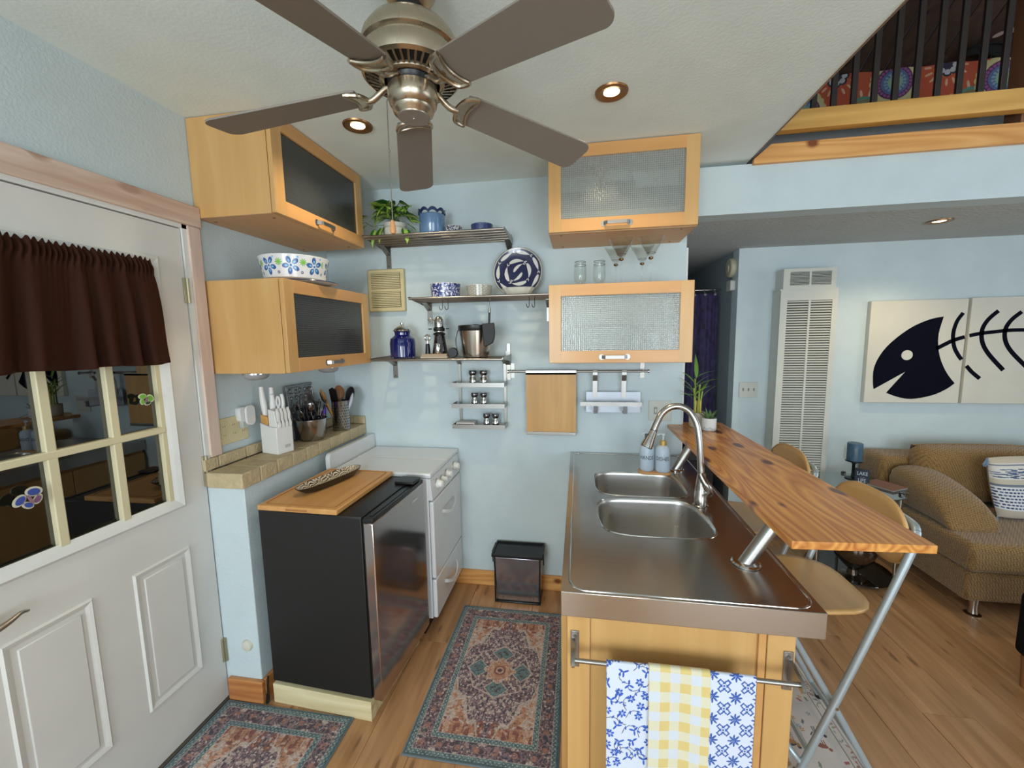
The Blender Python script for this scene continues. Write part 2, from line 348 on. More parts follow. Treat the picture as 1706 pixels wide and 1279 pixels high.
# upper part of the room, open to the roof
St('wall_left_high', BX(.80, .89, -2.7, 3.6, 2.56, 4.9), wallm)
rear = MB()
for a in ((-1.72,-1.35,0,2.56),(-1.35,-.15,0,.95),(-1.35,-.15,2.15,2.56),(-.15,.8,0,2.56),(.8,2.7,2.25,5.0),(2.7,4.65,0,5.0)): rear.box(a[0], a[1], -2.7, -2.6, a[2], a[3])
St('wall_rear', rear, wallm)
rt = MB()
for a in ((-2.6,-.5,0,4.9),(-.5,1.7,0,.8),(-.5,1.7,2.2,2.7),(-.9,1.3,3.5,4.9),(1.3,1.7,2.7,4.9),(1.7,2.45,0,4.9),(2.45,3.55,0,2.30),(2.45,3.55,2.30,4.9)): rt.box(4.6, 4.7, a[0], a[1], a[2], a[3])
St('wall_right', rt, wallm)
def winframe(name, mb): St(name, mb, whitem)
f = MB()
for a in ((-1.35,-1.30,.95,2.15),(-.20,-.15,.95,2.15),(-.77,-.73,.95,2.15)): f.box(a[0], a[1], -2.66, -2.62, a[2], a[3])
f.box(-1.35, -.15, -2.66, -2.62, .95, 1.0).box(-1.35, -.15, -2.66, -2.62, 2.1, 2.15); winframe('window_1', f)
f = MB()
for a in (.8, 1.72, 2.64): f.box(a, a+.06, -2.66, -2.62, 0, 2.25)
f.box(.8, 2.7, -2.66, -2.62, 0, .08).box(.8, 2.7, -2.66, -2.62, 2.18, 2.25); winframe('window_2', f)
f = MB()
for a in (-.5, .57, 1.64): f.box(4.62, 4.66, a, a+.06, .8, 2.2)
f.box(4.62, 4.66, -.5, 1.7, .8, .86).box(4.62, 4.66, -.5, 1.7, 2.14, 2.2); winframe('window_3', f)
# roof of dark boards sloping up from behind the loft, white further out
rf = T('ceiling_loft', None, None); rf['kind'] = 'structure'
sl = .62
xx = .87
while xx < 4.6:
    w = .16
    b = MB(); y0, y1 = 3.62, 1.2; z0 = 3.40; z1 = z0+(y0-y1)*sl
    b.hexa([(xx+.003, y0, z0), (xx+w-.003, y0, z0), (xx+w-.003, y1, z1), (xx+.003, y1, z1)], [(xx+.003, y0, z0+.03), (xx+w-.003, y0, z0+.03), (xx+w-.003, y1, z1+.03), (xx+.003, y1, z1+.03)])
    b.build('board', darkwood, rf, bevel=.003, seg=1); xx += w
St('ceiling_high', MB().hexa([(.8, 1.2, 4.9), (4.7, 1.2, 4.9), (4.7, -2.7, 3.6), (.8, -2.7, 3.6)], [(.8, 1.2, 4.95), (4.7, 1.2, 4.95), (4.7, -2.7, 3.65), (.8, -2.7, 3.65)]), ceilm)
St('wall_loft', BX(.87, 4.65, 3.55, 3.65, 2.5, 3.45), M('loft_wall', '#3a2c26', .9))
St('floor_loft', BX(.87, 4.65, 2.57, 3.55, 2.44, 2.52), M('loft_floor', '#4a3b30', .8))

# loft edge: pine board on the wall top, railing board, balusters
b = MB().prism([(.905, 2.49), (4.6, 2.49), (4.6, 2.583), (.985, 2.583), (.905, 2.515)], 2.425, 2.45, 'y')
St('trim_3', b, pine, bevel=.002)
rl = T('loft_railing', 'loft railing with thick orange pine bottom board and dark brown upright balusters', 'railing', (.9, 2.43, 2.62))
MB().prism([(.93, 2.622), (2.16, 2.622), (2.16, 2.715), (1.03, 2.715)], 2.375, 2.43, 'y').build('bottom_board', wood('yellow_pine_rail', '#c08f45', '#d6a65a', 'x', .5, knots=('#a87434', .05), rings=6), rl, bevel=.004)
bal = M('dark_brown_paint', '#241a15', .5)
xb = 1.076
while xb < 2.06:
    BX(xb, xb+.026, 2.436, 2.452, 2.63, 4.1).build('baluster', bal, rl, bevel=.002); xb += .0905
BX(2.085, 2.17, 2.44, 2.53, 2.56, 4.3).build('post', wood('brown_post', '#6b4429', '#835538', 'z', .5), rl, bevel=.004)
BX(.9, 4.4, 2.62, 3.4, 2.522, 2.745).build('loft_mattress', M('grey_mattress', '#8a8a8a', .9), None, bevel=.03, seg=3)
tag(bpy.data.objects['loft_mattress'], 'grey mattress edge seen between the two pine boards of the loft', 'mattress')

# skirting
def basebd(name, *a, m=pine): St(name, BX(*a), m, bevel=.004)
basebd('baseboard_back', -.80, .585, 2.432, 2.45, 0, .098)
basebd('baseboard_left_front', -1.56, -1.385, 1.438, 1.458, 0, .105, m=wood('deep_pine', '#a9683a', '#c4834c', 'x', .45, knots=('#5a2a12', .3), rings=8))
basebd('baseboard_left', -1.40, -1.385, 1.458, 2.2, 0, .105, m=piney)
basebd('baseboard_living', 1.215, 4.6, 3.415, 3.43, 0, .09, m=whitem)

# tiled ledge
tilem = M('travertine_tile', '#bba985', .55, bump=.5, bscale=70, var=.10, vscale=25)
grout = M('grout', '#8f8168', .9)
lg = T('tiled_ledge', 'beige stone tile ledge with low backsplash along the left wall', 'ledge', (-1.48, 1.95, 1.0))
BX(-1.582, -1.392, 1.442, 2.447, 1.0, 1.056).build('ledge_core', grout, lg)
yy = 1.434
while yy < 2.44:
    y1 = min(yy+.1035, 2.446)
    BX(-1.556, -1.383, yy+.0015, y1-.0015, .996, 1.0625).build('tile', tilem, lg, bevel=.005); yy += .1035
yy = 1.44; k = 0
while yy < 2.44:
    w = .07 if k == 0 else .15
    y1 = min(yy+w, 2.447); BX(-1.578, -1.560, yy+.0015, y1-.0015, 1.0635, 1.114).build('tile', tilem, lg, bevel=.004); yy += w; k += 1
BX(-1.557, -1.47, 2.432, 2.448, 1.0635, 1.114).build('tile', tilem, lg, bevel=.004)
BX(-1.467, -1.384, 2.432, 2.448, 1.0635, 1.114).build('tile', tilem, lg, bevel=.004)

# recessed ceiling lights
bronze = M('bronze_ring', '#9a7350', .35, 1)
lamp_e = M('lamp_glow', '#ffe2b0', .4, emit=9)
for (lx, ly, lz, lab) in ((-.933, 1.727, 2.52, 'round recessed ceiling light above the tall shelf plant, left of fan hub'), (.121, 1.687, 2.52, 'round recessed ceiling light between the fan and the right upper cabinet'), (2.105, 2.876, 2.25, 'round recessed light in the low ceiling above the fish painting')):
    t = T('recessed_light', lab, 'ceiling light', (lx, ly, lz), group='recessed ceiling lights')
    MB().lathe([(.026, -.001), (.038, -.003), (.050, -.008), (.060, -.006), (.062, .0)], (lx, ly, lz), 32, caps=False).build('trim_ring', bronze, t)
    MB().lathe([(.0, -.003), (.020, -.004), (.033, -.001)], (lx, ly, lz), 24, caps=False).build('bulb', lamp_e, t)
    point('spot', (lx, ly, lz-.03), 13 if lz > 2.4 else 15, (1, .84, .58) if lz > 2.4 else (1, .80, .46))

# entrance door in the left wall
XD = -1.575
d1 = T('door_1', None, None, (XD, 1.06, 0)); d1['kind'] = 'structure'
slab = MB()
Y0, Y1, ZT = .655, 1.452, 2.062
gy0, gy1, gz0, gz1 = .79, 1.305, .985, 1.90
for a in ((Y0, gy0, .008, ZT), (gy1, Y1, .008, ZT), (gy0, gy1, .008, gz0), (gy0, gy1, gz1, ZT)): slab.box(XD-.045, XD, *a)
slab.build('door_slab', doorm, d1)
def mould(y0, y1, z0, z1, w, hgt, name, mt=doorm):
    """rectangular moulding frame, proud of the slab"""
    b = MB(); o_ = [(y0, z0), (y1, z0), (y1, z1), (y0, z1)]; prof = [(0, 0), (w*.25, hgt), (w*.6, hgt*.6), (w, 0)]
    v = []; 
    for d, h in prof:
        for k, (yy_, zz) in enumerate(o_):
            sy = 1 if k in (0, 3) else -1; sz = 1 if k in (0, 1) else -1; v.append((XD+h, yy_+sy*d, zz+sz*d))
    fs = [(i*4+j, i*4+(j+1) % 4, (i+1)*4+(j+1) % 4, (i+1)*4+j) for i in range(3) for j in range(4)]
    b.add(v, fs); return b.build(name, mt, d1, smooth=False)
for (a, c) in ((.785, 1.007), (1.130, 1.347)):
    mould(a, c, .24, .785, .022, .007, 'panel_moulding')
    BX(XD-.002, XD+.0045, a+.035, c-.035, .275, .75).build('door_panel', doorm, d1, bevel=.004)
mould(.745, 1.352, .950, 1.94, .05, .014, 'window_moulding', whitem)
cream = M('cream_muntin', '#cfc6a4', .5)
b = MB()
for yy in (.960, 1.138): b.box(XD-.028, XD+.004, yy-.013, yy+.013, gz0, gz1)
b.build('muntin', cream, d1, bevel=.003)
b = MB()
for zz in (1.279, 1.585): b.box(XD-.027, XD+.005, gy0, gy1, zz-.012, zz+.012)
b.build('muntin', cream, d1, bevel=.003)
b = MB(); b.box(XD-.03, XD+.003, gy0-.004, gy0+.014, gz0, gz1).box(XD-.03, XD+.003, gy1-.014, gy1+.004, gz0, gz1).box(XD-.03, XD+.003, gy0, gy1, gz0-.004, gz0+.008).box(XD-.03, XD+.003, gy0, gy1, gz1-.01, gz1+.004)
b.build('sash_bead', cream, d1, bevel=.002)
paneg = glass('door_pane_glass', '#9aa3a6', 0, mixf=(1.6, .10))
cy = [gy0+.014, .947, .973, 1.125, 1.151, gy1-.014]; cz = [gz0+.008, 1.267, 1.291, 1.573, 1.597, gz1-.01]
for i in (0, 2, 4):
    for j in (0, 2, 4): BX(XD-.018, XD-.015, cy[i], cy[i+1], cz[j], cz[j+1]).build('pane', paneg, d1)
b = MB()
for y_, z_ in ((1.335, .962), (1.335, 1.15), (1.335, 1.45), (1.22, .962), (1.05, .962), (.9, .962)): b.sphere((XD+.006, y_, z_), .004, 8)
b.build('screw_plug', whitem, d1)
hingem = M('pale_brass_hinge', '#b5b096', .35, .8)
for z0, z1 in ((1.83-.06, 1.87), (1.02, 1.13), (.18, .29)):
    BX(XD+.0, XD+.006, 1.440, 1.466, z0, z1).build('hinge', hingem, d1, bevel=.001)
    MB().cyl((XD+.009, 1.454, z0), (XD+.009, 1.454, z1), .006, n=10).build('hinge', hingem, d1)
nick = brushed('satin_nickel', '#b3aaa0', .3, 'y')
lv = smoothpath([(XD+.05, .725, .865), (XD+.055, .76, .862), (XD+.055, .79, .868), (XD+.05, .815, .874), (XD+.045, .833, .868)], 5)
MB().tube(lv, [.011-.007*i/(len(lv)-1) for i in range(len(lv))], 10).cyl((XD, .725, .865), (XD+.055, .725, .865), .012).lathe([(.032, 0), (.032, .006), (.026, .012), (.012, .014)], (XD, .725, .865), 24, 'x').build('door_handle', nick, d1)
# casing
St('trim_4', BX(-1.585, -1.560, 1.476, 1.531, 1.116, 2.082), pinkwoodz, bevel=.003)
St('trim_5', BX(-1.585, -1.555, .54, 1.534, 2.082, 2.165), pinkwood, bevel=.003)
St('trim_6', BX(-1.585, -1.560, .58, .640, 0, 2.082), pinkwoodz, bevel=.003)
St('trim_7', MB().box(-1.62, -1.568, 1.456, 1.476, 1.0, 2.082).box(-1.62, -1.568, .640, 1.476, 2.066, 2.082), whitem)
St('door_sill', BX(-1.70, -1.56, .60, 1.456, -.001, .006), M('sill_dark', '#4a443c', .5))
# dark box added outside the door so the panes show no bright sky
pm = M('dark_backing', '#3a332d', .9)
St('pane_backing_box', MB().box(-3.0, -2.9, .1, 2.2, 0, 2.4).box(-2.9, -1.72, .1, .2, 0, 2.4).box(-2.9, -1.72, 2.1, 2.2, 0, 2.4).box(-3.0, -1.72, .1, 2.2, 2.4, 2.45).box(-3.0, -1.72, .1, 2.2, -.05, 0), pm)
# ================================================================= KITCHEN: large things
birchz = wood('birch_upright_grain', '#bf9156', '#cca268', 'z', .38, scale=.8, contrast=.8, coat=.2)
birchx = wood('birch_door_frame', '#c48f54', '#d09d61', 'x', .36, scale=.8, contrast=.8, coat=.2)
birchd = wood('birch_underside', '#c39a6c', '#cfa87c', 'x', .5, scale=.8, contrast=.8)
steel = brushed('brushed_steel', '#9f9c98', .33, 'x')
steelz = brushed('brushed_steel_upright', '#9f9c98', .33, 'z')
steelc = M('polished_steel', '#c9c7c4', .12, 1)
blackp = M('black_plastic', '#141416', .35)
blackm = M('black_matte', '#17181a', .55, bump=.05, bscale=200)
clear = glass('clear_glass', '#fcfdfc', 0)
shelfg = glass('shelf_glass', '#7fa08e', .02, mixf=(1, .1))
pressed_r = glass('pressed_square_glass', '#eef2ee', .10, mixf=(.9, .03), grid=105, dif=.22, dcol=.85)  # paler diffuse share puts a lit look into the right-hand glass
pressed_l = glass('pressed_square_glass_shaded', '#a39f94', .10, mixf=(1.0, .04), grid=105, dif=.10, dcol=.42)  # same glass darkened: dark reflections on the left are put into its colour

def wall_cabinet(label, loc, rz, w, h, d, hname):
    t = T('wall_cabinet', label, 'cabinet', loc, rz, 'birch wall cabinets with pressed glass doors', local=True)
    th = .018; b = MB()
    b.box(0, th, .022, d, 0, h).box(w-th, w, .022, d, 0, h).box(th, w-th, .022, d, 0, th).box(th, w-th, .022, d, h-th, h).box(th, w-th, d-.008, d-.001, th, h-th)
    b.build('carcass', birchz, t, bevel=.001)
    BX(.001, w-.001, .024, d-.001, -.0012, -.0002).build('bottom_panel', birchd, t)
    BX(th, w-th, d-.011, d-.0085, th, h-th).build('back_lining', M('white_lining' if rz == 0 else 'shaded_lining', '#d9dfdc' if rz == 0 else '#6f685c', .6), t)  # left cabinets get a darker copy, their dimness put into the lining colour
    dw = .062
    o_ = [(.001, .001), (w-.001, .001), (w-.001, h-.001), (.001, h-.001)]; i_ = [(dw, dw), (w-dw, dw), (w-dw, h-dw*.92), (dw, h-dw*.92)]
    fb = MB(); vv_ = [(p[0], y_, p[1]) for y_ in (.0, .020) for q_ in (o_, i_) for p in q_]; ff_ = []
    for k in range(4):
        j = (k+1) % 4; ff_ += [(k, j, 4+j, 4+k), (8+k, 12+k, 12+j, 8+j), (k, 8+k, 8+j, j), (4+k, 4+j, 12+j, 12+k)]
    dd = fb.add(vv_, ff_).build('door', birchz, t, bevel=.0018)
    for z0_, z1_ in ((.002, dw-.001), (h-dw*.92+.001, h-.002)): BX(dw+.0006, w-dw-.0006, -.0008, .004, z0_, z1_).build('door_rail', birchx, dd, bevel=.0006)
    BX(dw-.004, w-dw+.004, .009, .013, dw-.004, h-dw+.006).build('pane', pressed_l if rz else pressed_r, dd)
    hc = w*.47; hb = MB()
    path = [(hc-.062, -.001, .030), (hc-.056, -.020, .030), (hc-.045, -.026, .030), (hc+.045, -.026, .030), (hc+.056, -.020, .030), (hc+.062, -.001, .030)]
    for i in range(5):
        p, q = path[i], path[i+1]; nx, ny = -(q[1]-p[1]), q[0]-p[0]; l = math.hypot(nx, ny); nx, ny = nx/l*.0035, ny/l*.0035
        hb.hexa([(p[0], p[1], .022), (q[0], q[1], .022), (q[0]+nx, q[1]+ny, .022), (p[0]+nx, p[1]+ny, .022)], [(p[0], p[1], .038), (q[0], q[1], .038), (q[0]+nx, q[1]+ny, .038), (p[0]+nx, p[1]+ny, .038)])
    hb.lathe([(.014, 0), (.014, -.002)], (hc-.062, 0, .030), 16, 'y').lathe([(.014, 0), (.014, -.002)], (hc+.062, 0, .030), 16, 'y').build('handle', steel, dd)
    BX(th+.002, w-th-.002, .03, d-.02, h*.47, h*.47+.006).build('glass_shelf', shelfg, t)
    b = MB()
    for x_ in (.06, w-.06):
        for y_ in (.06, d-.04): b.lathe([(.006, 0), (.006, -.002)], (x_, y_, -.001), 12)
    b.build('cam_plug', M('plug_brown', '#7d5a38', .6), t)
    return t
wall_cabinet('upper birch wall cabinet with glass door on the right, touching the ceiling', (-.148, 2.08, 2.116), 0, .697, .402, .368, 1)
wall_cabinet('lower birch wall cabinet on the right carrying the cocktail glasses', (-.149, 2.08, 1.474), 0, .692, .392, .368, 1)
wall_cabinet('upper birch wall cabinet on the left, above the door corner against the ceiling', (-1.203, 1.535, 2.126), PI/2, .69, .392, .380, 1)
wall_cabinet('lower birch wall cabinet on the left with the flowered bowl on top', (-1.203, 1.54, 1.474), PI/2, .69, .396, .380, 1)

# things inside the cabinets
def lathe_thing(name, label, cat, prof, c, mat, group=None, n=32, **k):
    return tag(MB().lathe(prof, c, n).build(name, mat, None, **k), label, cat, group)
porc = M('white_porcelain', '#d8d8d4', .2, coat=.4)
for i, (x_, z_) in enumerate(((.30, 1.4935), (.40, 1.4935), (.46, 1.666))):
    lathe_thing('tumbler', ['pale tumbler behind the lower right cabinet glass, bottom shelf left', 'pale tumbler behind the lower right cabinet glass, bottom shelf right', 'pale tumbler on the glass shelf of the lower right cabinet'][i], 'glass', [(.0, .001), (.028, 0), (.034, .12), (.031, .12), (.026, .01), (0, .01)], (x_, 2.26, z_), M('frosted_tumbler', '#cfe0e8', .2, alpha=.75), 'tumblers inside the lower right cabinet')
for i in range(3):
    lathe_thing('plate', ['bottom', 'middle', 'top'][i]+' blue plate of the low stack inside the lower right cabinet', 'plate', [(0, 0), (.05, 0), (.12, .014), (.121, .018), (.05, .006), (0, .006)], (.10, 2.25, 1.4935+.012*i), M('blue_plate', '#5f7fb8', .3), 'blue plates stacked inside the lower right cabinet')
lathe_thing('cake_stand', 'pale cake stand with dome behind the upper right cabinet glass', 'cake stand', [(.05, 0), (.05, .004), (.012, .01), (.012, .05), (.10, .058), (.10, .066), (.085, .066), (.082, .11), (.05, .14), (0, .15)], (.19, 2.26, 2.311), M('grey_glass', '#b9bfbc', .15, alpha=.7))
lathe_thing('serving_bowl', 'orange bowl behind the glass of the upper left cabinet', 'bowl', [(.03, 0), (.07, .05), (.085, .08), (.08, .08), (.03, .01), (0, .01)], (-1.36, 1.68, 2.317), M('orange_bowl', '#c06a4a', .4))
lathe_thing('serving_bowl', 'green bowl behind the glass of the upper left cabinet, beside the orange one', 'bowl', [(.04, 0), (.08, .04), (.09, .06), (.085, .06), (.04, .01), (0, .01)], (-1.36, 1.93, 2.317), M('green_bowl', '#7f9a5c', .4))
for i in range(4):
    lathe_thing('plate', ['lowest', 'second lowest', 'third', 'topmost'][i]+' dark blue plate of the stack inside the lower left cabinet', 'plate', [(0, 0), (.05, 0), (.12, .014), (.121, .018), (.05, .006), (0, .006)], (-1.38, 1.98, 1.4935+.012*i), M('navy_plate', '#2c3f78', .3), 'dark plates stacked inside the lower left cabinet')

# under-cabinet puck lights
for (y_, lab) in ((1.585, 'round grey puck light under the left cabinet, nearest the door'), (1.96, 'round grey puck light under the left cabinet, nearest the back wall')):
    t = T('puck_light', lab, 'light', (-1.405+.27*(y_-1.585), y_, 1.4725), group='puck lights under the left cabinet')
    MB().lathe([(.052, 0), (.052, -.006), (.050, -.014), (.042, -.024), (.028, -.030), (0, -.032)], (-1.405+.27*(y_-1.585), y_, 1.4725), 32).build('dome', M('grey_satin_plastic', '#8f8f90', .4), t)
    MB().lathe([(.0525, 0), (.0525, -.005)], (-1.405+.27*(y_-1.585), y_, 1.4725), 32, caps=False).build('rim', steelc, t)

# ---------------------------------------------------------------- refrigerator on its plank plinth
ang = math.radians(-3.2)
fr = T('refrigerator', 'black compact refrigerator with stainless door beside the stove', 'refrigerator', (-1.345, 1.462, .092), ang, local=True)
FW, FD, FH = .488, .472, .808           # x depth towards room, y width
blackf = M('black_textured_cabinet', '#131312', .5, bump=.08, bscale=260)
BX(0, FW, 0, FD, .012, FH).build('body', blackf, fr, bevel=.003)
BX(.003, FW-.0, .003, FD-.003, FH-.018, FH+.003).build('top_cap', blackp, fr, bevel=.003)
dr = BX(FW+.008, FW+.052, .0, FD+.004, .008, FH-.018).build('door', brushed('brown_grey_steel', '#bfb3b0', .13, 'z', 220, .01), fr, bevel=.005)
BX(FW+.003, FW+.050, .003, FD, FH-.018, FH-.001).box(FW, FW+.008, .006, FD-.004, .012, FH-.02).build('door_seal', blackp, dr, bevel=.002)
BX(FW+.020, FW+.034, .03, FD-.05, FH-.004, FH+.001).build('grip_recess', M('deep_black', '#050505', .3), dr)
BX(FW-.055, FW+.045, FD-.10, FD-.012, FH+.003, FH+.016).build('hinge_cover', blackp, fr, bevel=.004)
BX(FW+.0525, FW+.0535, FD-.13, FD-.08, FH-.075, FH-.062).build('badge', M('badge_silver', '#d5d2ce', .3, .7), dr)
b = MB()
for p in ((FW-.03, .03), (FW-.03, FD-.03), (.04, .03), (.04, FD-.03)): b.cyl((p[0], p[1], 0), (p[0], p[1], .014), .014, n=12)
b.build('foot', blackp, fr)
pl = T('plinth', 'raw pine plank plinth under the black refrigerator', 'plinth', (-1.345, 1.462, 0), ang, local=True)
pl.location = (-1.347, 1.458, 0)
paleply = wood('raw_pine_plank', '#c9b78a', '#ddd0a8', 'x', .7, knots=('#8f7448', .12), rings=7)
BX(.0, FW-.002, 0, .036, 0, .0905).build('front_plank', paleply, pl, bevel=.002)
BX(.0, FW-.002, FD-.04, FD-.004, 0, .0905).build('back_plank', paleply, pl, bevel=.002)
BX(FW-.04, FW-.004, .037, FD-.041, 0, .0905).box(.0, .036, .037, FD-.041, 0, .0905).build('side_plank', paleply, pl, bevel=.002)
tag(MB().tube(smoothpath([(-1.362, 1.452, .13), (-1.364, 1.447, .07), (-1.361, 1.444, .02), (-1.368, 1.438, .012), (-1.366, 1.444, .05)], 6), .004, 8).build('power_cord', blackp), 'black cord hanging beside the left end of the plank plinth', 'cord')

cb = T('cutting_board', 'large bamboo cutting board with juice groove lying on the refrigerator', 'cutting board', (-1.335, 1.447, .9045), math.radians(-1.2), local=True)
bamboo = wood('bamboo', '#bf8a4e', '#d09c60', 'y', .42, scale=1.2, contrast=.9)
BX(0, .370, 0, .490, 0, .0225).build('board', bamboo, cb, bevel=.004)
gp = rrect(.022, .348, .02, .470, .015)
MB().tube([(x_, y_, .0228) for x_, y_ in gp], .0022, 6, closed=True).build('juice_groove', M('bamboo_dark', '#a06c38', .5), cb)
BX(.135, .235, -.0012, .004, .006, .014).build('grip_slot', M('bamboo_dark', '#a06c38', .5), cb, bevel=.001)

# long patterned dish
def wave_img(h, w, su, sv):
    """overlapping fans of concentric arcs, black on cream"""
    im = np.zeros((h, w, 3)); yy, xx = np.mgrid[0:h, 0:w]; X = xx/w*su; Y = yy/h*sv; r_ = .036; best = np.full((h, w), 9.0)
    done = np.zeros((h, w), bool); ringv = np.zeros((h, w))
    rows = int(sv/(r_*.55))+3
    for j in range(rows):
        cyy = sv-(j-1)*r_*.55+r_*.2; off = r_ if j % 2 else 0
        pass
    for j in range(rows-1, -1, -1):
        cyy = j*r_*.55-r_*.3; off = r_ if j % 2 else 0
        cxx = np.round((X-off)/(2*r_))*2*r_+off; d = np.hypot(X-cxx, Y-cyy); inside = (d < r_)
        ringv = np.where(inside, (d/r_*4.2) % 1, ringv)
    c = (ringv > .42)[..., None]; im = np.where(c, hx('#d8c7ab'), hx('#231d1c')); return im
def dish():
    t = T('long_dish', 'long narrow dish with black and cream scallop pattern on the cutting board', 'dish', (-1.175, 1.725, .9275), math.radians(76), local=True)
    L_, Wd = .375, .098
    def shp(s, a, z):
        e = .62; c, sn = math.cos(a), math.sin(a)
        return (L_/2*s*math.copysign(abs(c)**e, c), Wd/2*s*math.copysign(abs(sn)**.9, sn), z)
    b = MB(); n = 48; prof = [(.62, .0), (.78, .004), (.95, .024), (1, .034), (.985, .035), (.965, .033)]
    v = [shp(s, 2*PI*i/n, z) for s, z in prof for i in range(n)]
    f = [(k*n+i, k*n+(i+1) % n, (k+1)*n+(i+1) % n, (k+1)*n+i) for k in range(len(prof)-1) for i in range(n)]+[tuple(range(n))]
    b.add(v, f).build('shell', M('black_lacquer', '#15120f', .3, coat=.5), t)
    img = wave_img(140, 420, .375, .12)
    def fn(U, V):
        a = V*2*PI; s = U  # polar: u radial, v angle
        c, sn = np.cos(a), np.sin(a)
        x_ = L_/2*.97*s*np.sign(c)*np.abs(c)**.62; y_ = Wd/2*.97*s*np.sign(sn)*np.abs(sn)**.9
        z_ = .007+.027*np.clip((s-.62)/.38, 0, 1)**1.6
        return x_, y_, z_
    hh, ww = 360, 90; V, U = np.mgrid[0:hh, 0:ww]; U = U/(ww-1); V = V/(hh-1); X_, Y_, _ = fn(U, V)
    px = np.clip(((X_/L_+.5)*419).astype(int), 0, 419); py = np.clip(((Y_/Wd+.5)*139).astype(int), 0, 139)
    painted_grid('printed_inside', fn, img[py, px], vcol('printed_glaze', .25, coat=.4), t)
dish()

# ---------------------------------------------------------------- stove
enam = M('white_enamel', '#d3d4d6', .18, coat=.5)
sv = T('stove', 'white enamel apartment stove standing between refrigerator and back wall', 'stove', (-1.05, 2.19, 0))
y0, y1, xf, xb_ = 1.948, 2.440, -.775, -1.345
BX(xb_, xf, y0, y1, .10, .885).build('body', enam, sv, bevel=.004)
BX(xb_, xf-.05, y0+.01, y1-.01, .0, .10).build('toe_kick', blackm, sv)
BX(xb_+.03, xf+.018, y0-.003, 2.193, .886, .914).build('top_lid', enam, sv, bevel=.008, seg=3)
BX(xb_+.03, xf+.018, 2.196, y1+.003, .886, .914).build('top_lid', enam, sv, bevel=.008, seg=3)
MB().prism(rrect(y0-.003, y1+.003, .90, 1.0, .025), xb_-.003, xb_+.022, 'x').build('backguard', enam, sv, bevel=.006, seg=3)
MB().prism([(xf, .765), (xf+.024, .765), (xf+.014, .884), (xf, .884)], y0, y1, 'y').build('control_panel', enam, sv, bevel=.004)
dv = BX(xf+.001, xf+.026, y0+.002, y1-.002, .332, .758).build('oven_door', enam, sv, bevel=.008, seg=3)
dw_ = BX(xf+.001, xf+.026, y0+.002, y1-.002, .105, .324).build('drawer', enam, sv, bevel=.008, seg=3)
def arc_handle(par, zc, dz):
    P = [(xf+.026, 2.193+s*.115, zc) for s in (-1, 1)]
    pts = [(xf+.024+.034*math.sin(PI*i/12)**.6, 2.08+.226*i/12, zc-dz*math.sin(PI*i/12)) for i in range(13)]
    b = MB()
    for i in range(12):
        p, q = pts[i], pts[i+1]; b.hexa([(p[0]-.006, p[1], p[2]-.010), (q[0]-.006, q[1], q[2]-.010), (q[0], q[1], q[2]-.010), (p[0], p[1], p[2]-.010)], [(p[0]-.006, p[1], p[2]+.010), (q[0]-.006, q[1], q[2]+.010), (q[0], q[1], q[2]+.010), (p[0], p[1], p[2]+.010)])
    b.build('handle', enam, par)
arc_handle(dv, .655, .03); arc_handle(dw_, .240, .04)
kn = M('knob_white', '#dcdcd8', .3)
for i, (yk, r_) in enumerate(((2.04, .026), (2.115, .019), (2.20, .026), (2.345, .026))):
    k_ = MB().lathe([(r_, 0), (r_, .006), (r_*.8, .012), (r_*.74, .026), (r_*.66, .030), (0, .031)], (xf+.019, yk, .828), 24, 'x').build('knob', kn, sv)
    BX(xf+.045, xf+.053, yk-.004, yk+.004, .828-r_*.6, .828+r_*.6).build('grip', kn, k_, bevel=.002)
    MB().lathe([(r_+.003, 0), (r_+.003, .0015)], (xf+.0185, yk, .828), 24, 'x').build('chrome_ring', steelc, k_)

# ---------------------------------------------------------------- island
isl = T('sink_island', 'birch island cabinet under the stainless counter with recessed end panel', 'cabinet', (.27, 1.76, 0))
BX(.548, .562, 1.118, 2.43, .0, .835).build('back_panel', birchz, isl)
BX(-.010, .547, 1.14, 2.43, .08, .10).build('bottom_shelf', birchz, isl)
BX(-.031, .034, 1.090, 1.118, 0, .838).build('stile', birchz, isl, bevel=.002)
BX(.498, .566, 1.090, 1.118, 0, .838).build('stile', birchz, isl, bevel=.002)
BX(.035, .497, 1.104, 1.117, 0, .838).build('end_panel', birchz, isl)
BX(.478, .497, 1.094, 1.104, 0, .838).build('inner_bead', birchx, isl, bevel=.002)
BX(-.031, -.011, 1.118, 2.43, .0, .835).build('side_panel', birchz, isl)
for k_ in range(3):
    BX(-.050, -.032, 1.14+k_*.43, 1.565+k_*.43, .1, .82).build('cabinet_door', birchz, isl, bevel=.002)

ctr = T('steel_counter', 'stainless steel counter top with two D-shaped sink bowls', 'counter', (.28, 1.75, .91))
X0, X1, Yc0, Yc1 = -.047, .617, 1.058, 2.446
b1 = [(.078,1.93),(.080,2.03),(.10,2.068),(.15,2.088),(.25,2.092),(.38,2.090),(.43,2.080),(.458,2.055),(.472,2.0),(.480,1.90),(.478,1.84),(.462,1.800),(.43,1.780),(.28,1.775),(.15,1.782),(.10,1.806),(.082,1.86)]
b2 = [(.078,1.60),(.082,1.68),(.105,1.717),(.16,1.735),(.25,1.739),(.38,1.742),(.43,1.735),(.462,1.70),(.480,1.63),(.488,1.55),(.484,1.48),(.462,1.435),(.41,1.415),(.26,1.408),(.165,1.414),(.105,1.442),(.083,1.51)]
b1 = [(p.x, p.y) for p in smoothpath([(a, c, 0) for a, c in b1], 3, True)]; b2 = [(p.x, p.y) for p in smoothpath([(a, c, 0) for a, c in b2], 3, True)]
outer = [(X0, Yc0), (X1, Yc0), (X1, Yc1), (X0, Yc1)]
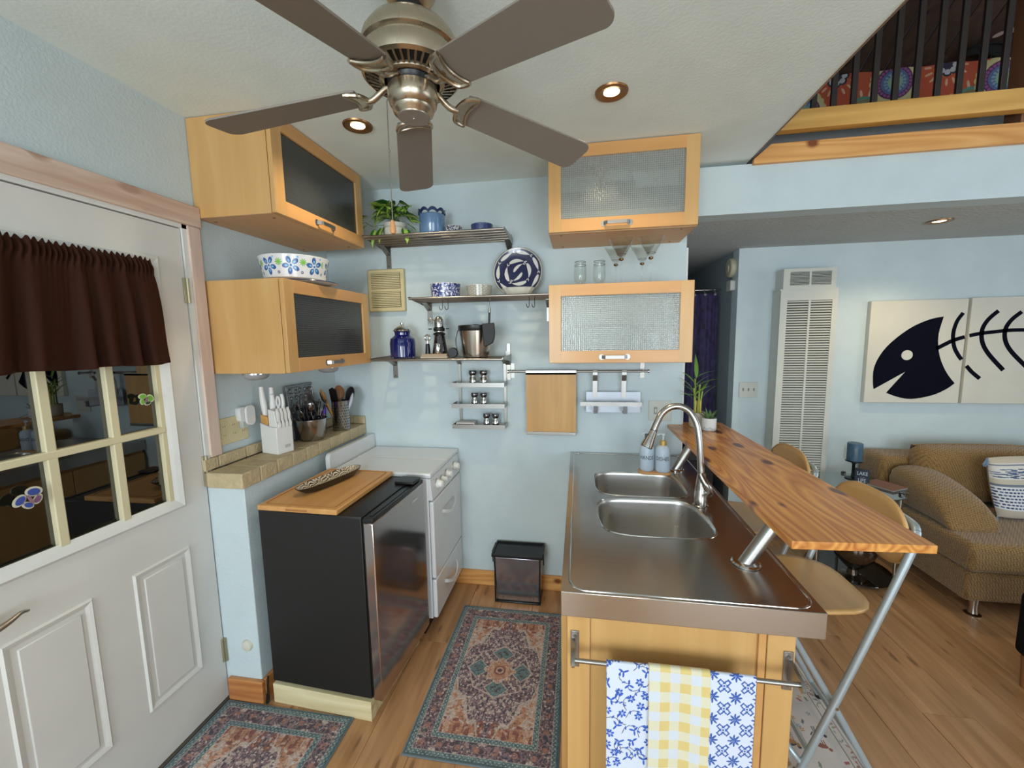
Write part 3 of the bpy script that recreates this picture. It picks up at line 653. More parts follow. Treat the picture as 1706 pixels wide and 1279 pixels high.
loops = [outer, b1, b2]; allp = [p for l in loops for p in l]
tri = tessellate_polygon([[Vector((p[0], p[1], 0)) for p in l] for l in loops])
b = MB(); b.add([(p[0], p[1], .91) for p in allp], tri)
b.add([(X0, Yc0, .91), (X1, Yc0, .91), (X1, Yc1, .91), (X0, Yc1, .91), (X0, Yc0, .838), (X1, Yc0, .838), (X1, Yc1, .838), (X0, Yc1, .838), (X0+.02, Yc0+.02, .838), (X1-.02, Yc0+.02, .838), (X1-.02, Yc1-.02, .838), (X0+.02, Yc1-.02, .838)],
      [(0,4,5,1),(1,5,6,2),(2,6,7,3),(3,7,4,0),(4,8,9,5),(5,9,10,6),(6,10,11,7),(7,11,8,4)])
ctop = b.build('counter_sheet', brushed('counter_steel', '#bcb7b1', .22, 'x', 220, .008), ctr, bevel=.0015, ang=25)
rimp = rrect(X0+.022, X1-.014, Yc0+.012, Yc1-.03, .05, 6)
MB().tube([(a, c, .9095) for a, c in rimp], .0032, 8, closed=True).build('raised_rim', steelc, ctr)
basin = brushed('basin_steel', '#cbc9c6', .30, 'x', 120)
for bb in (b1, b2):
    cx_ = sum(p[0] for p in bb)/len(bb); cy_ = sum(p[1] for p in bb)/len(bb); n = len(bb); v = []
    for s, z in ((1.0, .9100), (.985, .906), (.975, .895), (.965, .83), (.94, .76), (.88, .735), (.75, .728), (.12, .722)):
        v += [(cx_+(p[0]-cx_)*s, cy_+(p[1]-cy_)*s, z) for p in bb]
    f = [(k*n+i, k*n+(i+1) % n, (k+1)*n+(i+1) % n, (k+1)*n+i) for k in range(7) for i in range(n)]+[tuple(7*n+i for i in range(n))]
    sb = MB().add(v, f).build('sink_bowl', basin, ctr)
    MB().tube([(cx_+(p[0]-cx_)*1.012, cy_+(p[1]-cy_)*1.012, .9103) for p in bb], .0028, 6, closed=True).build('bowl_edge', steelc, sb)
    MB().lathe([(.045, .004), (.040, .002), (.03, -.002), (0, -.003)], (cx_, cy_, .7225), 24).build('drain', steelc, sb)

# faucet
fa = T('faucet', 'brushed nickel gooseneck faucet with pull-down spray head beside the sinks', 'faucet', (.495, 1.705, .911))
fm = brushed('faucet_nickel', '#b2aca6', .22, 'z')
fy = 1.705
MB().lathe([(.030, 0), (.030, .003), (.0255, .006), (.0255, .050), (.024, .052), (.023, .075), (.0165, .125), (.0155, .14)], (.495, fy, .911), 28).build('base', fm, fa)
fp = smoothpath([(.494, fy, 1.04), (.490, fy+.005, 1.11), (.484, fy+.012, 1.19), (.474, fy+.02, 1.25), (.452, fy+.03, 1.292), (.415, fy+.035, 1.315), (.375, fy+.035, 1.312), (.342, fy+.03, 1.288), (.320, fy+.02, 1.25), (.306, fy+.012, 1.218)], 6)
MB().tube(fp, .0135, 16).build('neck', fm, fa)
hd = MB().tube([(.3065, fy+.012, 1.219), (.303, fy+.010, 1.210), (.285, fy+.001, 1.172), (.276, fy-.003, 1.152)], [.0145, .015, .022, .0245], 20).build('spray_head', fm, fa)
MB().tube([(.3070, fy+.0125, 1.2205), (.3062, fy+.012, 1.2175)], .0152, 20).tube([(.2762, fy-.003, 1.1525), (.275, fy-.0035, 1.150)], .022, 20).box(.271, .282, fy-.004, fy+.008, 1.186, 1.206).build('black_ring', blackp, hd)
lv = [(.512, fy-.012, .972), (.520, fy-.02, .985), (.505, fy-.024, 1.01), (.492, fy-.018, 1.035), (.486, fy-.014, 1.052)]
MB().tube(smoothpath(lv, 5), [.020-.011*i/20 for i in range(21)], 14).sphere((.515, fy-.008, .966), .026, 18, (1, .8, 1)).build('lever', fm, fa)

# bar supports and bar
for (sx, sy, ex, ey, lab) in ((.506, 1.272, .600, 1.285, 'slanted steel tube bracket holding the bar, nearest the viewer'), (.500, 2.165, .590, 2.185, 'slanted steel tube bracket holding the bar behind the faucet')):
    t = T('bar_bracket', lab, 'bracket', (sx, sy, .911), group='slanted bar brackets')
    a = Vector((sx, sy, .914)); e = Vector((ex, ey, 1.062)); d_ = (e-a).normalized()
    MB().tube([a-d_*.016, e], .0205, 24).build('tube', steel, t)
    MB().lathe([(.041, 0), (.041, .003), (.036, .007), (.0, .007)], (sx, sy, .911), 32).build('base_flange', steelc, t)
    MB().lathe([(.034, 0), (.034, .004), (0, .004)], (ex+.002, ey, 1.0645), 28).build('top_flange', steelc, t)
barm = wood('knotty_pine_bar', '#ac632a', '#e2a254', 'y', .33, scale=1.2, contrast=.8, knots=('#5c2410', .62), rings=16, coat=.15, kscale=1.05, kplane='xy', kstretch=2.2)
tag(MB().prism([(.530, 1.068), (.862, 1.088), (.829, 2.52), (.61, 2.52), (.61, 2.447), (.513, 2.447)], 1.0685, 1.090).build('bar_counter', barm, bevel=.002), 'varnished knotty pine bar plank raised on slanted tubes above the counter', 'bar counter')

# towel rail on the island end
tr = T('towel_rail', 'steel towel rail on the end panel of the island', 'towel rail', (.27, 1.04, .72))
for xx_, hook in ((-.009, 0), (.549, 1)):
    BX(xx_-.012, xx_+.012, 1.086, 1.0895, .664, .774).build('wall_plate', steelz, tr, bevel=.001)
    MB().prism([(1.086, .752), (1.060, .748), (1.026, .742), (1.012, .728), (1.020, .716), (1.040, .722), (1.086, .690)], xx_-(.0 if hook else .009), xx_+(.009 if hook else .0), 'x').build('arm', steelz, tr)
    b = MB()
    for zz in (.679, .759): b.lathe([(.005, 0), (.005, -.0015)], (xx_, 1.086, zz), 12, 'y')
    b.build('screw', M('screw_dark', '#6f6a62', .3, .9), tr)
MB().tube([(-.012, 1.030, .731), (.553, 1.030, .731)], .0062, 16).build('rod', steel, tr)

# kitchen towels
def blank(h, w, c): return np.tile(hx(c), (h, w, 1))
def disc(im, cx_, cy_, r, col, ax=1, ay=1, an=0):
    h, w = im.shape[:2]; R_ = int(r*max(ax, ay))+2
    y0_, y1_ = max(0, int(cy_)-R_), min(h, int(cy_)+R_+1); x0_, x1_ = max(0, int(cx_)-R_), min(w, int(cx_)+R_+1)
    if y0_ >= y1_ or x0_ >= x1_: return
    yy, xx = np.mgrid[y0_:y1_, x0_:x1_]; dx, dy = xx-cx_, yy-cy_; c, s = math.cos(an), math.sin(an)
    u, v = (dx*c+dy*s)/ax, (-dx*s+dy*c)/ay; im[y0_:y1_, x0_:x1_][u*u+v*v < r*r] = hx(col)
def line(im, pts, r, col):
    for (x0_, y0_), (x1_, y1_) in zip(pts, pts[1:]):
        n = int(max(abs(x1_-x0_), abs(y1_-y0_))*1.2)+1
        for i in range(n+1): disc(im, x0_+(x1_-x0_)*i/n, y0_+(y1_-y0_)*i/n, r, col)
def flower(im, cx_, cy_, r, col, n=6, core='#ffffff', ph=0):
    for i in range(n):
        a = ph+2*PI*i/n; disc(im, cx_+math.cos(a)*r*.62, cy_+math.sin(a)*r*.62, r*.34, col, 1.1, .75, a)
    disc(im, cx_, cy_, r*.22, core); disc(im, cx_, cy_, r*.12, col)
def floral(h, w, dens=1.0, blue='#2a56b4', bg='#cdd4e2', sc=1.0, seed=3):
    im = blank(h, w, bg); r = random.Random(seed); k = int(h*w/1500*dens/sc/sc); pts = []
    for _ in range(k*30):
        p = (r.uniform(0, w), r.uniform(0, h))
        if all(math.hypot(p[0]-q[0], p[1]-q[1]) > 24*sc for q in pts): pts.append(p)
        if len(pts) > k*2: break
    for i, (x_, y_) in enumerate(pts):
        a0 = r.uniform(0, 6.28); q = [(x_+math.cos(a0+t*.5)*t*5.5*sc, y_+math.sin(a0+t*.5)*t*5.5*sc) for t in range(6)]; line(im, q, .8*sc, '#33406e')
        for t in (2, 4): disc(im, q[t][0]+2.5*sc, q[t][1], 3.0*sc, blue, 1.5, .6, a0+t)
        if i % 2: flower(im, x_, y_, 9.5*sc, blue, 6, bg, a0)
        else:
            for t in range(3): disc(im, x_+math.cos(a0+2*t)*6*sc, y_+math.sin(a0+2*t)*6*sc, 4*sc, blue, 1.5, .55, a0+2*t)
    return im
def gingham(h, w):
    yy, xx = np.mgrid[0:h, 0:w]; a = ((xx/w*6.0+.9) % 2 < 1); b_ = ((yy/w*6.0) % 2 < 1); s = a.astype(int)+b_
    return np.choose(s[..., None], [hx('#c9cfd8'), hx('#d3cdb2'), hx('#d2bb78')])
def tileprint(h, w):
    im = blank(h, w, '#ccd2e2'); p = w/2.0; bl = '#2f54a0'
    for j in range(-1, int(h/p)+2):
        for i in range(-1, 3):
            cx_, cy_ = i*p+p*.15, j*p+p*.4
            for k in range(8): a = k*PI/4; disc(im, cx_+math.cos(a)*p*.17, cy_+math.sin(a)*p*.17, p*.075, bl, 1.7, .6, a)
            disc(im, cx_, cy_, p*.04, bl)
            ex, ey = cx_+p/2, cy_+p/2; disc(im, ex, ey, p*.045, bl)
            for k in range(4):
                a = PI/4+k*PI/2; c, s = math.cos(a), math.sin(a); n_ = (-s, c)
                for sg in (-1, 1):
                    line(im, [(ex+c*p*.05+n_[0]*sg*p*.10, ey+s*p*.05+n_[1]*sg*p*.10), (ex+c*p*.24+n_[0]*sg*p*.08, ey+s*p*.24+n_[1]*sg*p*.08)], p*.030, bl)
                line(im, [(ex+c*p*.30+n_[0]*p*.08, ey+s*p*.30+n_[1]*p*.08), (ex+c*p*.30-n_[0]*p*.08, ey+s*p*.30-n_[1]*p*.08)], p*.034, bl)
    return im
twm = vcol('printed_cotton', .9, sheen=.2, bump=.15, bscale=500)
def towel(x0, x1, img, label, yo, fold):
    h, w = img.shape[:2]
    def fn(U, V):
        x_ = x0+(x1-x0)*U; s = V*.60         # front drop .53, over rod, back
        fr_ = .50
        z_ = np.where(s < fr_, .739-(fr_-s)*1.0, 0); y_ = np.full_like(s, 1.030-.0085-yo)
        k_ = np.clip((s-fr_)/.024, 0, 1)*PI
        over = s >= fr_; back = s >= fr_+.024
        y_ = np.where(over, 1.030-(.0085+yo)*np.cos(k_), y_); z_ = np.where(over, .731+.0+(.0085+yo)*np.sin(k_)+(.008*(1-k_/PI)), z_)
        z_ = np.where(back, .731-(s-fr_-.024), z_)
        y_ = y_-(np.sin(U*PI*fold+1)*.004+.004)*np.clip((fr_-s)/.1, 0, 1)
        return x_, y_, z_
    o = painted_grid('kitchen_towel', fn, img, twm, None, thick=.0015)
    return tag(o, label, 'towel', 'three cotton towels on the island rail')
towel(.076, .186, floral(560, 110, 3.6, sc=1.2), 'white kitchen towel with blue vine flowers, leftmost on the island rail', .0000, 1.5)
towel(.184, .336, gingham(400, 110), 'yellow and white gingham towel in the middle of the island rail', .0030, 2.3)
towel(.333, .446, tileprint(560, 112), 'white kitchen towel with blue tile print, rightmost on the island rail', .0000, 1.2)
# ================================================================= CEILING FAN
fx, fyy = -.424, 1.077
fan = T('ceiling_fan', 'five-blade brushed nickel ceiling fan with grey-brown blades and a pull chain', 'ceiling fan', (fx, fyy, 2.52))
nickel = brushed('fan_nickel', '#b5a894', .28, 'z', 60)
bladem = M('blade_taupe', '#7d746a', .5, var=.02)
MB().lathe([(.072, 0), (.072, -.02), (.066, -.045), (.054, -.066), (.040, -.078), (.034, -.080)], (fx, fyy, 2.52), 40).build('canopy', nickel, fan)
MB().lathe([(.034, 0), (.036, -.010), (.030, -.022), (.026, -.035), (.040, -.044)], (fx, fyy, 2.443), 32).build('ball_joint', M('ball_black', '#0c0c0d', .25), fan)
MB().lathe([(.03, .0), (.050, -.002), (.080, -.012), (.103, -.029), (.118, -.050), (.1235, -.068), (.1225, -.076), (.114, -.082), (.114, -.087), (.1225, -.091), (.1265, -.100), (.1265, -.118), (.124, -.130), (.116, -.136), (.114, -.130)], (fx, fyy, 2.408), 56).build('motor_housing', nickel, fan)
MB().lathe([(.112, 2.276), (.068, 2.268), (.064, 2.278), (.05, 2.30)], (fx, fyy, 0), 48, caps=False).build('inner_dark', M('vent_black', '#060606', .6), fan)
b = MB()
for i in range(40):
    a = 2*PI*i/40; c, s = math.cos(a), math.sin(a); p = Vector((fx+c*.080, fyy+s*.080, 2.262)); q = Vector((fx+c*.117, fyy+s*.117, 2.274)); n_ = Vector((-s, c, 0))*.0027
    b.hexa([p-n_, p+n_, q+n_, q-n_], [v+Vector((0, 0, .006)) for v in (p-n_, p+n_, q+n_, q-n_)])
tag(b.build('vent_fin', nickel, fan), kind='stuff')
MB().lathe([(.082, 2.262), (.070, 2.260), (.068, 2.264), (.070, 2.272), (.082, 2.272), (.0835, 2.267), (.082, 2.262)], (fx, fyy, 0), 48, caps=False).build('flywheel_ring', nickel, fan)
MB().lathe([(.066, 2.27), (.064, 2.262), (.060, 2.255), (.060, 2.245)], (fx, fyy, 0), 40, caps=False).build('flywheel', blackp, fan)
MB().lathe([(.060, 2.250), (.0625, 2.248), (.0635, 2.235), (.0635, 2.225), (.060, 2.210), (.052, 2.203), (.0535, 2.199), (.050, 2.190), (.042, 2.184), (.041, 2.181)], (fx, fyy, 0), 48, caps=False).build('switch_housing', nickel, fan)
cap = MB().lathe([(.0415, 2.183), (.040, 2.180), (0, 2.180)], (fx, fyy, 0), 40, caps=False).build('cap', M('cap_taupe', '#857a6e', .5), fan)
MB().sphere((fx, fyy, 2.1795), .003, 8).build('screw', steelc, cap)
for k in range(5):
    A = math.radians(39.5+72*k); Rz = Matrix.Translation((fx, fyy, 2.2535)) @ Matrix.Rotation(A, 4, 'Z') @ Matrix.Rotation(math.radians(6.8), 4, 'Y') @ Matrix.Rotation(math.radians(-11), 4, 'X')
    pts = []; r0, r1 = .140, .555
    for i in range(9): t = i/8*PI/2; pts.append((r1-.030+.030*math.sin(t), .064-.030+.030*math.cos(t)))
    up_ = [(r0, .046), (r0+.02, .052)]+pts
    poly = up_+[(x_, -y_) for x_, y_ in reversed(up_)]
    MB().prism(poly, 0, .005).xf(Rz).build('blade', bladem, fan, bevel=.001)
    b = MB()
    b.tube([Rz @ Vector(p) for p in smoothpath([(.167, .050, -.004), (.152, .049, -.006), (.132, .038, -.008), (.122, 0, -.008), (.132, -.038, -.008), (.152, -.049, -.006), (.167, -.050, -.004)], 5)], .0058, 8)
    b.tube([Rz @ Vector(p) for p in smoothpath([(.166, .046, -.005), (.158, .026, -.006), (.154, 0, -.006), (.158, -.026, -.006), (.166, -.046, -.005)], 5)], .0045, 8)
    v_ = [(.122, .0), (.132, .038), (.152, .049), (.166, .046), (.155, .02), (.152, 0), (.155, -.02), (.166, -.046), (.152, -.049), (.132, -.038)]
    b2_ = MB().prism(v_, -.007, -.001).xf(Rz); b.add(b2_.v, b2_.f)
    arm = smoothpath([(.050, .0, .066), (.072, .004, .060), (.092, .004, .045), (.108, .002, .036), (.124, 0, .034)], 5)
    Rz2 = Matrix.Translation((fx, fyy, 2.194)) @ Matrix.Rotation(A, 4, 'Z')
    b.tube([Rz2 @ Vector(p) for p in arm], .0085, 10)
    tag(b.build('blade_bracket', nickel, fan), kind='stuff')
ch = MB().tube([(fx-.062, fyy-.012, 2.235), (fx-.066, fyy-.014, 2.22), (fx-.066, fyy-.014, 1.925)], .0013, 6).sphere((fx-.066, fyy-.014, 2.10), .003, 8).build('pull_chain', M('chain', '#9b938a', .35, 1), fan)
MB().lathe([(.002, .032), (.005, .030), (.0065, .018), (.0085, .006), (.006, -.002), (0, -.003)], (fx-.066, fyy-.014, 1.893), 16).build('wood_pull', wood('pull_wood', '#c08450', '#cf9560', 'z'), ch)

# ================================================================= WALL SHELVES
def wall_shelf(x0, x1, z, label, nb=6):
    t = T('wall_shelf', label, 'shelf', ((x0+x1)/2, 2.44, z), group='steel rod wall shelves')
    for xx_ in (x0, x1-.003):
        MB().prism([(2.165, z-.004), (2.165, z+.004), (2.18, z+.006), (2.446, z+.012), (2.446, z-.030), (2.42, z-.030)], xx_, xx_+.003, 'x').build('end_plate', steelz, t)
    for i in range(nb):
        y_ = 2.172+i*(.262/(nb-1)); MB().cyl((x0+.003, y_, z-.005), (x1-.003, y_, z-.005), .0066, n=12).build('rod', M('rod_steel', '#a59d95', .28, 1), t)
    for xx_ in (x0+.004, x1-.034):
        bk = MB().box(xx_, xx_+.03, 2.444, 2.448, z-.135, z+.03).hexa([(xx_, 2.36, z-.016), (xx_+.03, 2.36, z-.016), (xx_+.03, 2.444, z-.055), (xx_, 2.444, z-.055)], [(xx_, 2.36, z-.012), (xx_+.03, 2.36, z-.012), (xx_+.03, 2.444, z-.050), (xx_, 2.444, z-.050)]).build('bracket', M('satin_grey_steel', '#98958f', .35, .9), t)
        MB().lathe([(.005, 0), (.005, -.0015)], (xx_+.015, 2.444, z-.12), 10, 'y').build('screw', MT['screw_dark'], bk)
ZS1, ZS2, ZS3 = 2.180, 1.836, 1.497
wall_shelf(-1.184, -.384, ZS1, 'top steel rod shelf carrying the trailing plant and blue pot')
wall_shelf(-.931, -.152, ZS2, 'middle steel rod shelf carrying the fish plate, meeting the right cabinet')
wall_shelf(-1.176, -.404, ZS3, 'lowest steel rod shelf carrying the blue jar and ice bucket')
ZT1, ZT2, ZT3 = ZS1+.0013, ZS2+.0013, ZS3+.0013
def X(px_x, y): return px_x*y   # lateral position from its slope as seen at depth y

# --- top shelf
wc = M('cream_ceramic', '#c9c6ba', .4, bump=.15, bscale=40)
pp = T('potted_plant', 'trailing heart-leaf plant in cream ridged pot on the top shelf', 'plant', (-1.045, 2.30, ZT1))
MB().lathe([(0, 0), (.045, 0), (.055, .012), (.068, .030), (.072, .048), (.068, .060), (.060, .066), (.061, .072), (.066, .080), (.066, .086), (.060, .086), (.058, .075), (0, .072)], (-1.045, 2.30, ZT1), 36).build('pot', wc, pp)
leafm = bpy.data.materials.new('variegated_leaf')
def leafmat(name, cdark, clight):
    m, nt, b, L = base(name); tc = nd(nt, 'ShaderNodeTexCoord'); oi = nd(nt, 'ShaderNodeObjectInfo')
    sp = nd(nt, 'ShaderNodeSeparateXYZ'); L(tc.outputs['Object'], sp.inputs[0]); ab = nd(nt, 'ShaderNodeMath', operation='ABSOLUTE'); L(sp.outputs[1], ab.inputs[0])
    n = nd(nt, 'ShaderNodeTexNoise'); n.inputs['Scale'].default_value = 18; L(tc.outputs['Object'], n.inputs[0])
    ma = nd(nt, 'ShaderNodeMath', operation='MULTIPLY_ADD'); ma.inputs[1].default_value = .22; L(n.outputs[0], ma.inputs[0]); L(ab.outputs[0], ma.inputs[2])
    r = ramp(nt, [(.20, clight), (.25, cdark)]); L(ma.outputs[0], r.inputs[0])
    hs = nd(nt, 'ShaderNodeHueSaturation'); mr = nd(nt, 'ShaderNodeMapRange'); mr.inputs[3].default_value = .7; mr.inputs[4].default_value = 1.3; L(oi.outputs['Random'], mr.inputs[0]); L(mr.outputs[0], hs.inputs['Value']); L(r.outputs[0], hs.inputs['Color']); L(hs.outputs[0], b.inputs['Base Color'])
    b.inputs['Roughness'].default_value = .35; MT[name] = m; return m
bpy.data.materials.remove(leafm)
heart = leafmat('brasil_leaf', '#2b5c22', '#a3c258')
def leafmesh(name, mat, pointy=0, ln=1.0, wd=.62, droop=.25):
    """leaf along +x from the stalk, unit length; folded on its midrib"""
    n = 7; v = []; 
    for i in range(n):
        t = i/(n-1)
        w_ = wd*.5*(math.sin(PI*min(1, t*1.0+.12)**.8)**.8 if not pointy else math.sin(PI*t**.75))*(1-t*.15) if t < 1 else 0
        if not pointy and i == 0: w_ = wd*.26
        z_ = -droop*t*t
        v += [(ln*t - (0.08 if (i == 0 and not pointy) else 0), w_, z_+w_*.28), (ln*t, 0, z_), (ln*t - (0.08 if (i == 0 and not pointy) else 0), -w_, z_+w_*.28)]
    f = []
    for i in range(n-1): f += [(3*i, 3*i+1, 3*i+4, 3*i+3), (3*i+1, 3*i+2, 3*i+5, 3*i+4)]
    me = bpy.data.meshes.new(name); me.from_pydata(v, [], f); me.polygons.foreach_set('use_smooth', [True]*len(f)); me.materials.append(mat); return me
def put_leaf(me, par, loc, az, el, size, roll=0):
    o = bpy.data.objects.new('leaf', me); COL.objects.link(o); o.parent = par
    off = OFF[par.name]; o.matrix_local = Matrix.Translation(Vector(loc)-off) @ Matrix.Rotation(az, 4, 'Z') @ Matrix.Rotation(-el, 4, 'Y') @ Matrix.Rotation(roll, 4, 'X') @ Matrix.Scale(size, 4); return o
hm_ = leafmesh('leaf', heart)
rr = random.Random(5); stems = MB()
for i in range(34):
    az = rr.uniform(0, 2*PI); 
    if 0.3 < az < 2.8 and rr.random() < .6: az = -az
    reach = rr.uniform(.02, .085); hgt = rr.uniform(.03, .13)
    ex = (-1.045+math.cos(az)*reach, min(2.30+math.sin(az)*reach*.8, 2.40), ZT1+.07+hgt*(1-reach*4)+.02)
    stems.tube(smoothpath([(-1.045+rr.uniform(-.03, .03), 2.30+rr.uniform(-.03, .03), ZT1+.074), ((ex[0]-1.045)/2, (ex[1]+2.30)/2, ex[2]+.005), ex], 3), .0016, 5)
    s_ = rr.uniform(.078, .108); el = rr.uniform(-.9, .45)
    if math.sin(az) > .3: s_ *= .75
    put_leaf(hm_, pp, ex, az+rr.uniform(-.4, .4), el, s_, rr.uniform(-.5, .5))
for (px_, pz_, az, el, s_) in ((-1.185, .115, 2.7, .1, .06), (-1.215, .085, 3.4, -.5, .05), (-1.19, .065, 3.0, -.4, .045), (-1.14, .03, 3.3, -1.1, .075), (-1.10, .045, -1.9, -1.0, .075), (-.965, .03, -.9, -.95, .07), (-.945, .055, -.3, -.5, .06), (-1.115, .13, 2.3, .8, .07), (-.975, .13, .9, .8, .075), (-.925, .075, 0, -.1, .055)):
    put_leaf(hm_, pp, (px_, 2.25, ZT1+pz_+.01), az, el, s_*1.3, rr.uniform(-.4, .4))
stems.tube(smoothpath([(-1.045, 2.29, ZT1+.08), (-1.12, 2.26, ZT1+.075), (-1.16, 2.25, ZT1+.07), (-1.205, 2.25, ZT1+.095)], 4), .0018, 5)
stems.build('stems', M('stem_green', '#4f6a35', .6), pp)
# scalloped blue pot
t = T('planter', 'light blue glazed planter with dark blue scalloped rim on the top shelf', 'planter', (-.822, 2.30, ZT1))
MB().lathe([(0, 0), (.070, 0), (.073, .004), (.073, .118), (.069, .122), (.066, .118), (.066, .01), (0, .01)], (-.822, 2.30, ZT1), 40).build('body', M('blue_glaze', '#5d7fa6', .2, coat=.6), t)
b = MB(); n = 96; v = []
for r_, lo in ((.0725, 1), (.0765, 1), (.0765, 0), (.0695, 0), (.0695, 1)):
    for i in range(n):
        a = 2*PI*i/n; w = .017*(abs(math.sin(a*4.5+.5))**.7); z_ = ZT1+.122+w+(.012 if not lo else -.004)
        v.append((-.822+r_*math.cos(a), 2.30+r_*math.sin(a), z_))
b.add(v, [(k*n+i, k*n+(i+1) % n, (k+1)*n+(i+1) % n, (k+1)*n+i) for k in range(4) for i in range(n)]).build('scalloped_rim', M('navy_glaze', '#22325e', .2, coat=.6), t)
# patterned bowls via painted walls
pg = vcol('printed_ceramic', .25, coat=.5)
def bowl(name, label, c, r, hgt, img, inner='#d6d6d2', lip=None, group=None, r2=None, cat='bowl', foot=None):
    t = T(name, label, cat, c, group=group); r2 = r2 or r
    h, w = img.shape[:2]
    painted_grid('printed_side', lambda U, V: (c[0]+(r2+(r-r2)*V)*np.cos(U*2*PI), c[1]+(r2+(r-r2)*V)*np.sin(U*2*PI), c[2]+.002+(hgt-.004)*V), img, pg, t)
    MB().lathe([(0, 0), (r2-.004, 0), (r2-.0006, .002)], c, 40, caps=False).build('base', M('cer_'+inner, inner, .3, coat=.3), t)
    MB().lathe([(r, hgt-.002), (r-.001, hgt), (r-.003, hgt), (r2-.005, .008), (0, .006)], c, 40, caps=False).build('inside', M('cer_'+inner, inner, .3, coat=.3), t)
    return t
def speck(h, w, bg, cols, n, r0, seed, ax=1.6):
    im = blank(h, w, bg); r = random.Random(seed)
    for _ in range(n): disc(im, r.uniform(0, w), r.uniform(0, h), r.uniform(r0*.6, r0*1.3), r.choice(cols), ax, .7, r.uniform(0, 3.1))
    return im
bowl('small_bowl', 'small white bowl with black speckles on the top shelf', (-.700, 2.30, ZT1), .050, .052, speck(40, 260, '#d4d4ce', ['#1b1b20', '#2a3a6a'], 480, 2.4, 1), r2=.046)
im = blank(40, 260, '#222a55')
for j in range(5):
    for i in range(46): disc(im, i*5.65+(j % 2)*2.8, 4+j*8, 3.2, '#4b5c93', .55, 1.0)
bowl('small_bowl', 'dark blue textured bowl at the right of the top shelf', (-.533, 2.30, ZT1), .062, .052, im, inner='#5b6691', r2=.058)
# --- middle shelf
im = speck(60, 360, '#d8dae0', ['#27336f', '#3a4a8c'], 760, 3.0, 4, 2.0)
bowl('bowl', 'white round dish with dark blue floral print on the middle shelf', (-.757, 2.30, ZT2), .0875, .082, im, r2=.080)
im = blank(50, 320, '#b9b7ac'); r_ = random.Random(8)
for i in range(16):
    for j in range(3):
        cx_, cy_ = i*20+(j % 2)*10, 6+j*18; disc(im, cx_, cy_, 8.5, '#5f5d56'); disc(im, cx_, cy_, 6.3, '#cfcdc2'); disc(im, cx_, cy_, 4.4, '#5f5d56'); disc(im, cx_, cy_, 3, '#c9c7bc')
bowl('bowl', 'grey and cream round dish with circle print beside the fish plate', (-.557, 2.30, ZT2), .0735, .066, im, r2=.068)
# fish plate, standing
pt = T('decorative_plate', 'large round plate with white fish swirling on navy, standing on the middle shelf', 'plate', (-.345, 2.375, ZT2))
n_ = 260; im = blank(n_, n_, '#181c46'); cw = '#d3d1cb'
yy, xx = np.mgrid[0:n_, 0:n_]; rad = np.hypot(xx-n_/2, yy-n_/2)/(n_/2)
def fish(cx_, cy_, an, s, bend):
    for i in range(26):
        q = i/25; th = an+bend*(q-.5); px_ = cx_+math.cos(th)*0; 
        ang_ = an+bend*q; x_ = cx_+sum(math.cos(an+bend*k/25) for k in range(i))*s*.05; y_ = cy_+sum(math.sin(an+bend*k/25) for k in range(i))*s*.05
        wd = s*.20*math.sin(PI*min(1, q*.9+.12))**.8*(1-q*.55); disc(im, x_, y_, max(.8, wd), cw)
    for sg in (-.5, .5):
        e = an+bend; disc(im, x_+math.cos(e+sg)*s*.13, y_+math.sin(e+sg)*s*.13, s*.075, cw, 1.6, .45, e+sg)
for (rr_, na, s, ph) in ((.84, 7, 58, .2), (.50, 4, 62, .9), (.16, 2, 50, .3)):
    for k in range(na):
        a = ph+2*PI*k/na; fish(n_/2+math.cos(a)*rr_*n_/2, n_/2+math.sin(a)*rr_*n_/2, a+PI/2+.15, s, .95 if rr_ < .8 else .35)
im[rad > .965] = hx('#b9b6a6')
def plate_fn(U, V, R_=.140, c=(-.345, 2.372, ZT2+.142), tilt=.13):
    dx, dz = (U-.5)*2, (.5-V)*2; r_ = np.hypot(dx, dz); k = np.where(r_ > 1, 1/np.maximum(r_, 1e-6), 1); dx, dz = dx*k, dz*k; r_ = np.minimum(r_, 1)
    dep = -.012*np.clip((r_-.55)/.45, 0, 1)**1.5
    return c[0]+dx*R_, c[1]+dz*R_*math.sin(tilt)+dep, c[2]+dz*R_*math.cos(tilt)
painted_grid('plate_disc', plate_fn, im, pg, pt, thick=.004)
b = MB(); n = 48; v = []
cbx = (-.335, 2.30, ZT2)
for r_, h in ((.052, 0), (.062, .004), (.080, .030), (.090, .046), (.086, .046), (.060, .010), (.0, .008)):
    for i in range(n): a = 2*PI*i/n; q = r_*(1+.035*math.cos(12*a)); v.append((cbx[0]+q*math.cos(a), cbx[1]+q*.62*math.sin(a), cbx[2]+h))
b.add(v, [(k*n+i, k*n+(i+1) % n, (k+1)*n+(i+1) % n, (k+1)*n+i) for k in range(6) for i in range(n)]+[tuple(range(n))])
tag(b.build('fluted_dish', wc), 'cream fluted shell dish in front of the fish plate', 'dish')
# hooks under the middle shelf
hk = M('hook_steel', '#55524e', .3, 1)
for i, px_ in enumerate((-.745, -.713, -.262, -.232)):
    tag(MB().tube(smoothpath([(px_, 2.205, ZS2-.013), (px_, 2.203, ZS2-.04), (px_, 2.198, ZS2-.062), (px_-.006, 2.188, ZS2-.070), (px_-.011, 2.180, ZS2-.060), (px_-.012, 2.178, ZS2-.050)], 4), .0018, 8).build('hook', hk), 'small steel hook under the middle shelf, '+['leftmost of the four', 'second from the left', 'third from the left, near the right cabinet', 'rightmost, next to the right cabinet'][i], 'hook', 'hooks under the middle shelf')
